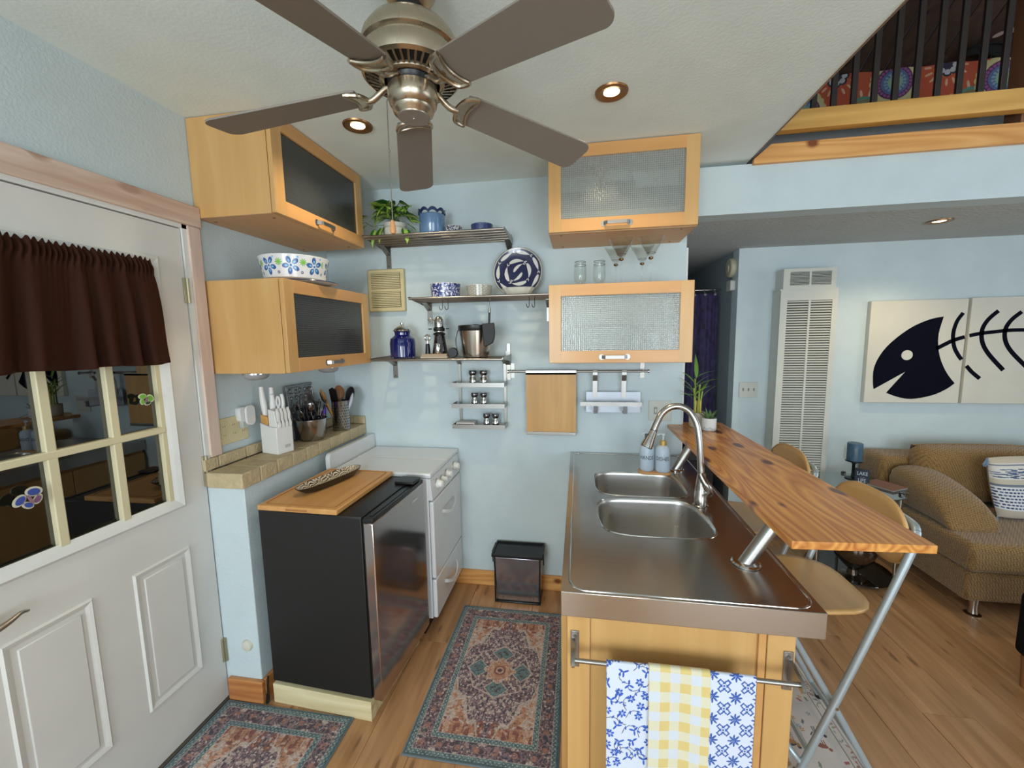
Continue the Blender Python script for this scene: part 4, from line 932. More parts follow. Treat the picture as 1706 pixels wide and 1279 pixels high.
# --- lowest shelf
t = T('storage_jar', 'cobalt blue ribbed glass jar with steel lid on the lowest shelf', 'jar', (-1.033, 2.30, ZT3))
prof = [(0, 0), (.066, 0), (.072, .008), (.073, .09), (.068, .115), (.052, .128), (.045, .136), (.046, .150), (.049, .152), (.046, .158), (.04, .158)]
b = MB(); n = 72; v = []
for r_, h in prof:
    for i in range(n): a = 2*PI*i/n; q = r_*(1+(.035*abs(math.cos(12*a)) if .005 < h < .12 else 0)); v.append((-1.033+q*math.cos(a), 2.30+q*math.sin(a), ZT3+h))
b.add(v, [(k*n+i, k*n+(i+1) % n, (k+1)*n+(i+1) % n, (k+1)*n+i) for k in range(len(prof)-1) for i in range(n)])
b.build('glass_body', M('cobalt_glass', '#0a0f55', .06, coat=.8), t)
MB().lathe([(.052, .158), (.053, .164), (.046, .172), (.030, .184), (.010, .190), (.006, .194), (.011, .200), (.011, .206), (0, .210)], (-1.033, 2.30, ZT3), 36).build('lid', steelc, t)
tag(BX(-.895, -.735, 2.22, 2.36, ZT3, ZT3+.011).build('book', M('paper_cream', '#b9ab98', .8), bevel=.001), 'thin cream book lying under the juicer, lower of the two', 'book', 'books on the lowest shelf')
tag(BX(-.890, -.740, 2.225, 2.355, ZT3+.0115, ZT3+.024).build('book', M('paper_tan', '#a8927c', .8), bevel=.001), 'thin tan book lying under the juicer, upper of the two', 'book', 'books on the lowest shelf')
ZB = ZT3+.0245
t = T('bottle_opener', 'bottle opener with steel ring head and black handle standing on the books', 'bottle opener', (-.867, 2.27, ZB))
MB().lathe([(.015, 0), (.014, .02), (.0115, .055), (.008, .058)], (-.867, 2.27, ZB), 16).build('handle', blackp, t)
MB().cyl((-.867, 2.27, ZB+.057), (-.867, 2.27, ZB+.075), .006, n=12).tube([(-.867+.0155*math.cos(a), 2.27, ZB+.092+.0155*math.sin(a)) for a in [2*PI*i/20 for i in range(20)]], .005, 8, closed=True).build('ring', steelc, t)
t = T('hand_juicer', 'chrome and black lever juicer standing on the books', 'juicer', (-.803, 2.29, ZB))
MB().lathe([(.046, 0), (.044, .01), (.030, .10), (.026, .112)], (-.803, 2.30, ZB), 24).build('stand', M('chrome_dark', '#77747a', .12, 1), t)
MB().lathe([(.018, .0), (.019, .002), (.018, .055), (.016, .060), (0, .06)], (-.797, 2.245, ZB), 20).build('cup', steelc, t)
MB().lathe([(.010, .098), (.034, .108), (.036, .116), (.020, .124)], (-.801, 2.29, ZB), 24).build('black_collar', blackp, t)
MB().lathe([(.030, .128), (.033, .132), (.033, .146), (.029, .150)], (-.801, 2.29, ZB), 24).box(-.862, -.845, 2.28, 2.29, ZB+.139, ZB+.146).box(-.757, -.740, 2.28, 2.29, ZB+.139, ZB+.146).build('black_band', blackp, t)
MB().lathe([(.026, .126), (.026, .150), (.028, .152), (.029, .175), (.026, .195), (.016, .212), (0, .218)], (-.801, 2.29, ZB), 24).build('dome', steelc, t)
MB().tube([(-.825, 2.28, ZB+.190), (-.848, 2.275, ZB+.203), (-.862, 2.275, ZB+.196), (-.845, 2.275, ZB+.185)], .0035, 8).build('lever', steelc, t)
t = T('tape_roll', 'small black round object leaning beside the books on the lowest shelf', 'ornament', (-.712, 2.25, ZT3))
MB().lathe([(.0, 0), (.026, 0), (.029, .004), (.029, .026), (.026, .030), (0, .03)], (-.708, 2.235, ZT3+.0295), 28, 'y').build('disc', blackp, t)
# ice bucket
t = T('ice_bucket', 'brushed steel ice bucket with black lid band on the lowest shelf', 'bucket', (-.580, 2.30, ZT3))
MB().lathe([(0, 0), (.074, 0), (.076, .004)], (-.585, 2.30, ZT3), 40).build('base', blackp, t)
MB().lathe([(.0755, .004), (.0965, .158), (.094, .158)], (-.585, 2.30, ZT3), 48).build('body', brushed('bucket_steel', '#b5a99c', .2, 'z', 60), t)
MB().lathe([(.0975, .152), (.1005, .156), (.1005, .182), (.097, .184), (.02, .187), (.015, .190), (0, .190)], (-.585, 2.30, ZT3), 48).build('lid', blackp, t)
MB().tube(smoothpath([(-.688, 2.29, ZT3+.155), (-.690, 2.25, ZT3+.10), (-.672, 2.215, ZT3+.045), (-.655, 2.21, ZT3+.015)], 5), .003, 8).build('handle', steelc, t)
t = T('spatula_scoop', 'wide black scoop with thin handle hanging in front of the ice bucket', 'scoop', (-.467, 2.20, 1.76))
MB().prism([(-.520, 1.686), (-.452, 1.690), (-.449, 1.640), (-.452, 1.605), (-.462, 1.580), (-.500, 1.562), (-.511, 1.565), (-.515, 1.600)], 2.178, 2.196, 'y').build('blade', blackm, t, bevel=.004)
MB().cyl((-.481, 2.190, 1.685), (-.478, 2.192, 1.745), .006, n=12).build('handle', blackp, t)
MB().cyl((-.478, 2.192, 1.745), (-.477, 2.192, 1.772), .0085, .006, n=12).tube([(-.477, 2.192, 1.772), (-.477, 2.20, 1.800), (-.476, 2.207, ZS2-.012)], .0015, 6).build('ferrule', steelc, t)

# --- spice rack
sr = T('spice_rack', 'small three-tier steel spice rack hanging below the lowest shelf', 'rack', (-.59, 2.44, 1.07))
gst = MT['satin_grey_steel']
for xx_ in (-.738, -.452):
    u = BX(xx_, xx_+.016, 2.436, 2.443, 1.068, 1.455).build('upright', gst, sr)
    MB().hexa([(xx_-.004, 2.40, 1.479), (xx_+.022, 2.40, 1.479), (xx_+.020, 2.443, 1.445), (xx_-.002, 2.443, 1.445)], [(xx_-.004, 2.40, 1.484), (xx_+.022, 2.40, 1.484), (xx_+.020, 2.443, 1.450), (xx_-.002, 2.443, 1.450)]).build('hanger', gst, sr)
for zz in (1.340, 1.213, 1.086):
    q = BX(-.755, -.432, 2.338, 2.436, zz-.020, zz-.018).build('tray', gst, sr)
    BX(-.756, -.431, 2.336, 2.339, zz-.022, zz+.004).build('front_lip', steel, q)
    for a_ in (-.435, -.756): BX(a_, a_+.004, 2.339, 2.436, zz-.020, zz+.004).build('side_lip', steel, q)
def shaker(x_, z_, s, label):
    t = T('spice_shaker', label, 'shaker', (x_, 2.385, z_), group='steel shakers on the spice rack')
    MB().lathe([(0, 0), (.019*s, 0), (.020*s, .003), (.020*s, .042*s), (.015*s, .050*s), (.0155*s, .056*s)], (x_, 2.385, z_), 24).build('body', steelc, t)
    MB().lathe([(.0155*s, .056*s), (.021*s, .064*s), (.021*s, .080*s), (.019*s, .083*s), (0, .084*s)], (x_, 2.385, z_), 24).build('cap', MT['chrome_dark'], t)
for (x_, z_, s, lb) in ((-.632, 1.3225, 1.12, 'steel shaker on the top tier of the spice rack, left'), (-.565, 1.3225, 1.12, 'steel shaker on the top tier of the spice rack, right'), (-.625, 1.1955, 1.0, 'steel shaker on the middle tier of the spice rack, left'), (-.568, 1.1955, 1.0, 'steel shaker on the middle tier of the spice rack, right'), (-.553, 1.0685, 1.0, 'steel shaker on the bottom tier of the spice rack, left'), (-.497, 1.0685, 1.0, 'steel shaker on the bottom tier of the spice rack, right')): shaker(x_, z_, s, lb)
t = T('recipe_box', 'small brown and white box on the bottom tier of the spice rack', 'box', (-.68, 2.38, 1.0685))
BX(-.735, -.622, 2.35, 2.43, 1.0685, 1.100).build('box_body', M('box_white', '#c4bfba', .6), t)
BX(-.730, -.628, 2.348, 2.3499, 1.0745, 1.092).build('brown_label', M('label_brown', '#5b3a2c', .6), t)

# --- rail with board and lid rack
rl2 = T('wall_rail', 'long steel wall rail on the back wall holding the board and lid rack', 'rail', (-.01, 2.44, 1.405))
MB().cyl((-.412, 2.400, 1.405), (.388, 2.400, 1.405), .0068, n=16).build('rod', steel, rl2)
for xx_ in (-.398, .365):
    BX(xx_-.012, xx_+.012, 2.446, 2.4495, 1.362, 1.452).build('wall_plate', gst, rl2)
    MB().cyl((xx_, 2.446, 1.405), (xx_, 2.398, 1.405), .008, n=14).build('arm', steelz, rl2)
for xx_ in (-.416, .392): MB().cyl((xx_-.004, 2.4, 1.405), (xx_+.004, 2.4, 1.405), .011, n=18).build('end_knob', steelc, rl2)
tag(BX(-.432, -.408, 2.441, 2.449, 1.35, 1.575).build('wall_bracket', gst, bevel=.001), 'short upright steel bracket strip at the right end of the lowest shelf', 'bracket')
t = T('hanging_board', 'birch chopping board with steel edge strips hanging from the wall rail', 'board', (-.16, 2.40, 1.2))
BX(-.3075, -.014, 2.386, 2.402, 1.045, 1.392).build('board', wood('board_birch', '#b98a4e', '#c99c5e', 'z', .45, scale=.8, knots=('#8a5a30', .06)), t)
BX(-.3085, -.013, 2.382, 2.406, 1.026, 1.046).build('lower_strip', steel, t, bevel=.002)
BX(-.3085, -.013, 2.384, 2.390, 1.388, 1.399).box(-.3085, -.013, 2.384, 2.412, 1.4125, 1.4150).box(-.3085, -.013, 2.384, 2.386, 1.388, 1.4150).build('upper_strip', steel, t)
t = T('lid_rack', 'steel lid rack on two hooks hanging from the wall rail', 'rack', (.18, 2.40, 1.2))
for xx_ in (.082, .245):
    b = MB(); P_ = [(2.408, 1.399), (2.408, 1.4135), (2.390, 1.4135), (2.387, 1.40), (2.387, 1.385), (2.402, 1.35), (2.402, 1.25)]
    for (a, c), (a2, c2) in zip(P_, P_[1:]): b.hexa([(xx_, a, c), (xx_+.026, a, c), (xx_+.026, a2, c2), (xx_, a2, c2)], [(xx_, a-.002, c), (xx_+.026, a-.002, c), (xx_+.026, a2-.002, c2), (xx_, a2-.002, c2)])
    b.build('hook_strap', steelz, t)
BX(.045, .352, 2.4045, 2.4065, 1.165, 1.285).build('back_plate', M('pale_steel_sheet', '#a9aeb6', .4, .7), t)
BX(.010, .350, 2.330, 2.334, 1.213, 1.236).build('front_bar', steel, t)
for xx_ in (.085, .248):
    BX(xx_, xx_+.024, 2.334, 2.404, 1.170, 1.173).box(xx_, xx_+.024, 2.331, 2.334, 1.170, 1.236).build('cradle', M('dark_steel_gap', '#5c5b5c', .3, .9), t)
sp = M('beige_plate', '#c3c3ba', .5)
t = T('light_switch', 'pale switch plate on the back wall behind the faucet', 'switch', (.47, 2.45, 1.17))
BX(.405, .533, 2.444, 2.4499, 1.112, 1.230).build('plate', sp, t, bevel=.002)
BX(.438, .450, 2.438, 2.4445, 1.160, 1.182).build('toggle', sp, t, bevel=.001); BX(.434, .454, 2.4432, 2.4442, 1.150, 1.192).build('slot', M('slot_grey', '#8f8f88', .5), t)
# cream wall vent
vm = M('cream_vent', '#cdbf93', .5)
t = T('wall_vent', 'square cream louvred chime cover on the back wall', 'vent', (-1.185, 2.45, 1.91))
BX(-1.302, -1.062, 2.418, 2.4499, 1.782, 2.042).build('cover', vm, t, bevel=.008)
for blk in (1.925, 1.812):
    for i in range(9): BX(-1.275, -1.085, 2.410, 2.4185, blk+i*.0105, blk+i*.0105+.0065).build('louvre', vm, t)
    BX(-1.277, -1.083, 2.4172, 2.4178, blk-.003, blk+.094).build('shadow_gap', M('vent_gap', '#6f6648', .8), t)

# ================================================================= ITEMS ON THE CABINETS
# flowered pet bowl
c = (-1.335, 1.80, 1.893)
t = T('flowered_bowl', 'large white bowl with blue and green flowers on the lower left cabinet', 'bowl', c)
h, w = 70, 720; im = blank(h, w, '#dcdcdc')
for i in range(9):
    x_ = 40+i*80; flower(im, x_, 36, 30, '#2b5d9c', 5, '#bcd3ee', i); 
    for k in range(5): a = i+2*PI*k/5; disc(im, x_+math.cos(a)*15, 36+math.sin(a)*15, 4, '#7fb2e0', 1.3, .8, a)
    for k in range(10): a = 2*PI*k/10; line(im, [(x_+40, 46), (x_+40+math.cos(a)*11, 46+math.sin(a)*11)], 1.5, '#6fae3f')
    disc(im, x_+40, 46, 6, '#7fc04a'); disc(im, x_+36, 14, 4.5, '#1c3e6e'); disc(im, x_+36, 14, 2.2, '#dcdcdc'); disc(im, x_+22, 62, 3.4, '#7fb2e0')
painted_grid('printed_side', lambda U, V: (c[0]+(.132+.020*V)*np.cos(U*2*PI), c[1]+(.132+.020*V)*np.sin(U*2*PI), c[2]+.004+.094*V), im, pg, t)
MB().lathe([(0, 0), (.125, 0), (.132, .004)], c, 48, caps=False).lathe([(.152, .098), (.152, .101), (.146, .101), (.126, .012), (0, .008)], c, 48, caps=False).build('shell', porc, t)
t = T('saucer_plate', 'white plate with thin dark blue rim under the flowered bowl', 'plate', (-1.325, 1.845, 1.8715))
MB().lathe([(0, 0), (.08, 0), (.150, .014), (.150, .017), (.08, .005), (0, .005)], (-1.325, 1.845, 1.8715), 48).build('disc', porc, t)
MB().tube([(-1.325+.1505*math.cos(2*PI*i/48), 1.845+.1505*math.sin(2*PI*i/48), 1.8875) for i in range(48)], .0022, 6, closed=True).build('blue_rim', M('navy_glaze', '#22325e', .2), t)
c = None
# glasses on the lower right cabinet
drk = M('gilt_rim', '#4a3a2a', .25, .9)
ZC = 1.8665
def shot(x_, y_, label):
    t = T('stemless_glass', label, 'glass', (x_, y_, ZC), group='small gilt-rimmed glasses on the lower right cabinet')
    MB().lathe([(0, 0), (.016, 0), (.022, .006), (.0315, .032), (.033, .055), (.0300, .115), (.0285, .128), (.0275, .128), (.0290, .115), (.0315, .055), (.028, .034), (.012, .014), (0, .012)], (x_, y_, ZC), 32, caps=False).build('glass_body', clear, t)
    for r_, h in ((.0285, .128), (.0300, .110)): MB().tube([(x_+r_*math.cos(2*PI*i/32), y_+r_*math.sin(2*PI*i/32), ZC+h) for i in range(32)], .0011, 5, closed=True).build('gilt_band', drk, t)
shot(.008, 2.22, 'small rounded glass with gilt rims, left one of the pair'); shot(.106, 2.22, 'small rounded glass with gilt rims, right one of the pair')
def martini(x_, y_, label):
    t = T('cocktail_glass', label, 'glass', (x_, y_, ZC), group='four tall cocktail glasses on the lower right cabinet')
    MB().lathe([(0, 0), (.037, 0), (.037, .0015), (.008, .006), (.0045, .012), (.0042, .118)], (x_, y_, ZC), 32, caps=False).build('stem', clear, t)
    MB().lathe([(.008, .128), (.018, .140), (.064, .222), (.063, .2225), (.016, .143), (0, .135)], (x_, y_, ZC), 36, caps=False).build('bowl', clear, t)
    MB().lathe([(.004, .116), (.0115, .120), (.0125, .125), (.009, .129), (.004, .130)], (x_, y_, ZC), 20).build('gilt_bead', M('bronze_bead', '#6b5238', .2, .9), t)
    MB().tube([(x_+.0225*math.cos(2*PI*i/32), y_+.0225*math.sin(2*PI*i/32), ZC+.148) for i in range(32)], .0008, 5, closed=True).build('gilt_line', drk, t)
martini(.212, 2.17, 'cocktail glass, front left of the four on the cabinet'); martini(.355, 2.17, 'cocktail glass, front right of the four on the cabinet')
martini(.199, 2.33, 'cocktail glass behind the front left one'); martini(.336, 2.33, 'cocktail glass behind the front right one')

# ================================================================= LEDGE ITEMS
ZL = 1.0630
t = T('outlet', 'cream three-gang outlet plate on the left wall beside the door casing', 'outlet', (-1.585, 1.62, 1.2))
cream2 = M('cream_outlet', '#cfc39a', .5)
BX(-1.5849, -1.579, 1.538, 1.702, 1.147, 1.268).build('plate', cream2, t, bevel=.002)
b = MB()
for yy_ in (1.567, 1.620, 1.673):
    for zz in (1.188, 1.228): b.lathe([(.0155, 0), (.0155, .002), (0, .002)], (-1.579, yy_, zz), 20, 'x')
tag(b.build('socket', cream2, t), kind='stuff')
b = MB()
for yy_ in (1.567, 1.620, 1.673):
    for zz in (1.188, 1.228): b.box(-1.5772, -1.5764, yy_-.006, yy_-.0045, zz-.001, zz+.006).box(-1.5772, -1.5764, yy_+.0045, yy_+.006, zz-.001, zz+.006)
tag(b.build('slot', M('slot_dark', '#3a352a', .6), t), kind='stuff')
t = T('night_light', 'white plug-in night light above the outlet plate', 'night light', (-1.55, 1.66, 1.26))
MB().prism(rrect(1.640, 1.690, 1.235, 1.305, .018), -1.584, -1.555, 'x').build('shade', M('night_white', '#d6d6d4', .4), t, bevel=.006, seg=3)
MB().prism(rrect(1.662, 1.712, 1.215, 1.310, .024), -1.553, -1.541, 'x').build('reflector', M('night_white', '#d6d6d4', .4), t, bevel=.004, seg=3)
BX(-1.578, -1.556, 1.650, 1.690, 1.205, 1.240).build('clear_lens', M('lens', '#c9cfcc', .15, alpha=.6), t, bevel=.004)
# knife block
kb = T('knife_block', 'white knife block with bamboo top full of white-handled knives', 'knife block', (-1.48, 1.76, ZL), math.radians(-14), local=True)
kb.scale = (1, 1, 1.22)
kw = M('knife_white', '#dcdad6', .4)
MB().prism([(-.052, 0), (.060, 0), (.060, .110), (.018, .110), (-.052, .124)], -.040, .048, 'y').build('body', kw, kb, bevel=.003)
MB().prism([(-.048, .1245), (-.002, .1155), (-.002, .148), (-.048, .158)], -.036, .044, 'y').build('bamboo_top', wood('bamboo_block', '#c08c4c', '#d3a464', 'y', .4), kb, bevel=.001)
MB().prism([(.004, .1105), (.058, .1105), (.046, .175), (.004, .180)], -.034, .044, 'y').build('steak_knife_tray', kw, kb, bevel=.002)
for i in range(4):
    y_ = -.024+i*.019; MB().prism([(.0595, .105), (.052, .175), (.056, .185), (.066, .160), (.064, .140), (.072, .122), (.070, .108)], y_-.006, y_+.006, 'y').build('steak_knife_handle', kw, kb, bevel=.003)
for (x_, y_, hh, tl) in ((-.036, -.018, .118, -.012), (-.034, .026, .112, -.006), (-.012, .006, .085, 0)):
    b = MB(); P_ = smoothpath([(x_, y_, .150), (x_+tl*.4, y_, .180), (x_+tl, y_, .150+hh*.6), (x_+tl*1.3, y_, .150+hh)], 5); n = len(P_)
    b.tube(P_, [.0105+.004*math.sin(PI*min(1, i/(n-1)*1.1)) for i in range(n)], 12).build('knife_handle', kw, kb)
MB().tube([(.012+.011*math.cos(a), .018, .205+.020*math.sin(a)) for a in [2*PI*i/20 for i in range(20)]], .005, 8, closed=True).cyl((.012, .018, .165), (.012, .018, .188), .007, n=10).build('scissor_handle', kw, kb)
MB().tube(smoothpath([(.022, .034, .170), (.022, .036, .205), (.016, .036, .235)], 5), [.009]*10+[.007], 12).build('knife_handle', kw, kb)
BX(.0602, .0608, .000, .030, .022, .034).build('badge_outline', M('badge_grey', '#b9b6b0', .5), kb)
# embossed metal panel leaning on the wall
EY = .045
t = T('embossed_panel', 'dark pewter embossed panel with leafy relief leaning against the wall on the ledge', 'panel', (-1.55, 2.0, ZL))
pew = M('dark_pewter', '#8b8e90', .32, .8, bump=.8, bscale=30)
b = MB().hexa([(-1.532, 1.955, ZL), (-1.532, 2.175, ZL), (-1.545, 2.175, ZL), (-1.545, 1.955, ZL)], [(-1.560, 1.955, ZL+.305), (-1.560, 2.175, ZL+.305), (-1.573, 2.175, ZL+.305), (-1.573, 1.955, ZL+.305)])
b.build('plate', pew, t, bevel=.003)
b = MB(); rq = random.Random(3)
for j in range(7):
    for i in range(5):
        y_ = 1.985+i*.040+rq.uniform(-.006, .006); z_ = ZL+.03+j*.040; xo = -1.532-.028*((z_-ZL)/.315)+.001; a0 = rq.uniform(0, 6.28)
        b.tube([(xo, y_+.017*math.cos(a0+k*.7)*(1-k*.09), z_+.017*math.sin(a0+k*.7)*(1-k*.09)) for k in range(8)], [.0022+.0012*math.sin(k*.4) for k in range(8)], 6)
b.tube([(-1.534-.0005, 1.965, ZL+.015), (-1.557, 1.965, ZL+.292), (-1.557, 2.165, ZL+.292), (-1.534, 2.165, ZL+.015)], .0025, 6)
tag(b.build('relief', pew, t), kind='stuff')
# utensil pot and strainer cylinder
t = T('cutlery_pot', 'wide stainless pot crammed with cutlery on the tile ledge', 'pot', (-1.452, 2.005, ZL))
cpx, cpy = -1.466, 2.015
MB().lathe([(0, 0), (.060, 0), (.066, .006), (.0805, .116), (.0825, .117), (.0825, .119), (.079, .119), (.064, .01), (0, .008)], (cpx, cpy, ZL), 40).build('pot_body', brushed('pot_steel', '#aaa6a2', .2, 'z', 60), t)
def utensil(kind, bx_, by_, ex, ey, ez, z0, label, mat, head, group='cutlery in the steel pot', s=1.0):
    a = Vector((bx_, by_, z0)); e = Vector((ex, ey, ez)); d_ = (e-a).normalized(); t_ = T(kind, label, 'utensil', tuple(a), group=group)
    MB().tube([a, a+(e-a)*.6, e], [.0022*s, .003*s, .0035*s], 8).build('handle', mat, t_)
    q = Matrix.Translation(e) @ d_.to_track_quat('Z', 'Y').to_matrix().to_4x4()
    b = MB()
    if head == 'spoon': b.sphere((0, 0, .022*s), .022*s, 16, (.72, .22, 1.1))
    elif head == 'fork':
        b.box(-.011*s, .011*s, -.001, .001, 0, .016*s)
        for k in range(4): b.box((-.0105+k*.006)*s, (-.0075+k*.006)*s, -.001, .001, .016*s, .045*s)
    elif head == 'flat': b.prism([(-.014*s, 0), (.014*s, 0), (.020*s, .03*s), (.019*s, .07*s), (0, .078*s), (-.019*s, .07*s), (-.020*s, .03*s)], -.002, .002, 'y')
    elif head == 'knob': b.tube([(0, 0, 0), (0, 0, .05*s)], [.006*s, .007*s], 10)
    b.xf(q).build('head', mat, t_)
ru = random.Random(12)
dst = M('dark_cutlery', '#7c7a7c', .15, 1)
kinds = ['spoon', 'fork', 'knob', 'spoon', 'fork', 'spoon', 'knob']
for i in range(21):
    a = 2*PI*i/21*2.618; r_ = .022+.050*((i*7) % 21)/21; k_ = kinds[i % 7]
    ex, ey = cpx+math.cos(a)*r_*1.15, cpy+math.sin(a)*r_*1.3; ez = ZL+.125+.050*ru.random()
    sx_, sy_ = math.cos(a), math.sin(a); side = ('stove' if sx_ > 0 else 'wall')+' side' if abs(sx_) > abs(sy_) else ('back wall end' if sy_ > 0 else 'knife block end')
    ps = ('leaning out at ' if r_ > .055 else 'upright toward ' if r_ < .038 else 'halfway out at ')+side+' of the cutlery pot'
    nm = {'spoon': 'spoon', 'fork': 'fork', 'knob': 'table_knife'}[k_]
    utensil(nm, cpx+math.cos(a)*.020, cpy+math.sin(a)*.020, ex, ey, ez, ZL+.010, ('shiny steel ' if i % 3 else 'blackened ')+('tall ' if ez > ZL+.158 else '')+nm.replace('_', ' ')+' '+ps, dst if i % 3 else M('dull_black_steel', '#39373a', .3, .8), k_, group={'spoon': 'spoons in the cutlery pot', 'fork': 'forks in the cutlery pot', 'knob': 'table knives in the cutlery pot'}[k_], s=1.15)
t = T('glass_tumbler', 'clear cup with a purple foil glint standing behind the cutlery pot', 'cup', (-1.50, 2.105, ZL))
MB().lathe([(0, 0), (.028, 0), (.036, .175), (.034, .175), (.026, .005), (0, .005)], (-1.500, 2.145, ZL), 28).build('cup_body', glass('cup_clear', '#b9b6b8', .05, mixf=(1.5, .12)), t)
MB().lathe([(.0335, .120), (.0362, .168)], (-1.500, 2.145, ZL), 28, caps=False).build('purple_foil', M('purple_foil', '#6f3fc4', .25, .6), t)
t = T('perforated_holder', 'tall perforated steel cylinder holding cooking utensils on the ledge', 'utensil holder', (-1.475, 2.235, ZL))
hx_, hy_ = -1.440, 2.262
MB().lathe([(0, 0), (.049, 0), (.051, .003), (.051, .178), (.0525, .181), (.049, .182), (.048, .006), (0, .005)], (hx_, hy_, ZL), 40).build('cylinder', brushed('holder_steel', '#a8a5a2', .22, 'z', 60), t)
b = MB()
for j in range(9):
    for i in range(22):
        a = 2*PI*(i+(j % 2)*.5)/22
        if 0.35 < (a % (2*PI)) < 2.4: continue
        z_ = ZL+.022+j*.0165; c, s = math.cos(a), math.sin(a); p = Vector((hx_+c*.0513, hy_+s*.0513, z_)); tt = Vector((-s, c, 0))
        b.add([p+tt*(.0034*math.cos(k*PI/4))+Vector((0, 0, .0034*math.sin(k*PI/4))) for k in range(8)], [tuple(range(8))])
tag(b.build('perforation', M('deep_black', '#050505', .3), t, smooth=False), kind='stuff')
wd1 = wood('spoon_wood', '#b07c45', '#c8965c', 'z'); wd2 = wood('spoon_wood_dark', '#8a5630', '#a06c40', 'z')
tz = ZL+.205
for i, (kd, ex, ey, ez, mt, hd_, lb, s) in enumerate((
    ('wooden_spoon', -1.490, 2.205, tz+.005, wd1, 'spoon', 'light wooden spoon leaning left in the perforated holder', 2.1),
    ('spatula', -1.450, 2.235, tz-.03, blackp, 'flat', 'black spatula in the middle of the perforated holder', 1.7),
    ('wooden_spoon', -1.470, 2.305, tz+.012, wd2, 'spoon', 'brown wooden spoon at the back of the perforated holder', 2.0),
    ('ladle', -1.425, 2.325, tz-.01, blackp, 'spoon', 'black ladle leaning right in the perforated holder', 2.3),
    ('serving_spoon', -1.398, 2.285, tz-.035, M('spoon_white', '#cfd0dc', .25), 'spoon', 'white plastic spoon in the perforated holder', 2.1),
    ('turner', -1.512, 2.235, tz-.01, blackp, 'spoon', 'black round turner behind the light wooden spoon', 2.0))):
    utensil(kd, hx_+(ex-hx_)*.25, hy_+(ey-hy_)*.25, ex, ey, ez-.04, ZL+.008, lb, mt, hd_, group='cooking utensils in the perforated holder', s=s)

# ================================================================= ON THE COUNTER AND BAR
t = T('soap_tray', 'small bamboo tray under the two soap bottles', 'tray', (.385, 2.09, .9105))
MB().prism([(p[0], p[1]) for p in rrect(.302, .462, 2.055, 2.135, .035)], .9128, .926).build('tray_body', wood('tray_wood', '#b98854', '#c99a66', 'x'), t, bevel=.003)
frost = M('frosted_bottle', '#b4c4d4', .35, alpha=.96)
def word(txt, loc, rz, size, par, mat, cyl=None):
    cu = bpy.data.curves.new('lettering', 'FONT'); cu.body = txt; cu.size = size; cu.extrude = .0003; cu.align_x = 'CENTER'; cu.align_y = 'CENTER'; cu.resolution_u = 2
    o = bpy.data.objects.new('lettering', cu); COL.objects.link(o); dg = bpy.context.evaluated_depsgraph_get(); me = bpy.data.meshes.new_from_object(o.evaluated_get(dg)); bpy.data.objects.remove(o)
    if cyl:
        for v in me.vertices: a = v.co.x/cyl; z_ = v.co.z; v.co = Vector(((cyl+z_)*math.sin(a), v.co.y, -cyl+(cyl+z_)*math.cos(a)))
    me.materials.clear(); me.materials.append(mat)
    o = bpy.data.objects.new('lettering', me); COL.objects.link(o); o.parent = par
    o.matrix_local = Matrix.Translation(Vector(loc)-OFF[par.name]) @ Matrix.Rotation(rz, 4, 'Z') @ Matrix.Rotation(PI/2, 4, 'X'); return o
ink = M('black_ink', '#2a2c30', .6)
for (x_, y_, txt, lb) in ((.345, 2.102, 'HANDS', 'frosted pump bottle lettered HANDS, partly behind the faucet head'), (.419, 2.088, 'DISHES', 'frosted pump bottle lettered DISHES with gold collar')):
    z0 = .9262; t = T('soap_bottle', lb, 'soap bottle', (x_, y_, z0), group='soap bottles beside the sink')
    MB().lathe([(0, 0), (.032, 0), (.0355, .005), (.036, .010), (.036, .105), (.033, .118), (.022, .130), (.016, .134)], (x_, y_, z0), 32).build('bottle', frost, t)
    MB().lathe([(.0165, .133), (.0165, .157), (.014, .159), (0, .159)], (x_, y_, z0), 24).build('collar', M('gold_collar', '#c2a262', .35, .5), t)
    pu = M('pump_clear', '#c9d3da', .2, alpha=.85)
    MB().cyl((x_, y_, z0+.159), (x_, y_, z0+.186), .0045, n=12).cyl((x_, y_, z0+.184), (x_, y_, z0+.194), .009, n=16).tube([(x_, y_, z0+.190), (x_-.018, y_-.004, z0+.191), (x_-.030, y_-.006, z0+.184)], .0035, 8).build('pump', pu, t)
    az = math.atan2(-y_, -x_)+PI/2
    word(txt, (x_+math.sin(az)*.0362, y_-math.cos(az)*.0362, z0+.070), az, .0215, t, ink, cyl=.0362).scale = (1.0, 1.35, 1)
ZB2 = 1.0903
t = T('potted_plant', 'lucky bamboo stalks in a beige pot at the far end of the bar', 'plant', (.668, 2.40, ZB2))
c = (.660, 2.40)
MB().lathe([(0, 0), (.036, 0), (.040, .004), (.043, .085), (.040, .085), (.037, .07), (0, .07)], (c[0], c[1], ZB2), 28).build('pot', M('beige_pot', '#b5aa94', .6), t)
MB().lathe([(0, .078), (.034, .078)], (c[0], c[1], ZB2), 20, caps=False).build('gold_gravel', M('gold_gravel', '#b8962e', .4, bump=.6, bscale=120), t)
bam = M('bamboo_green', '#8f9a3c', .4)
bl_ = leafmesh('leaf', leafmat('bamboo_leaf', '#4f7a2a', '#6f9a3a'), 1, 1.0, .16, .35)
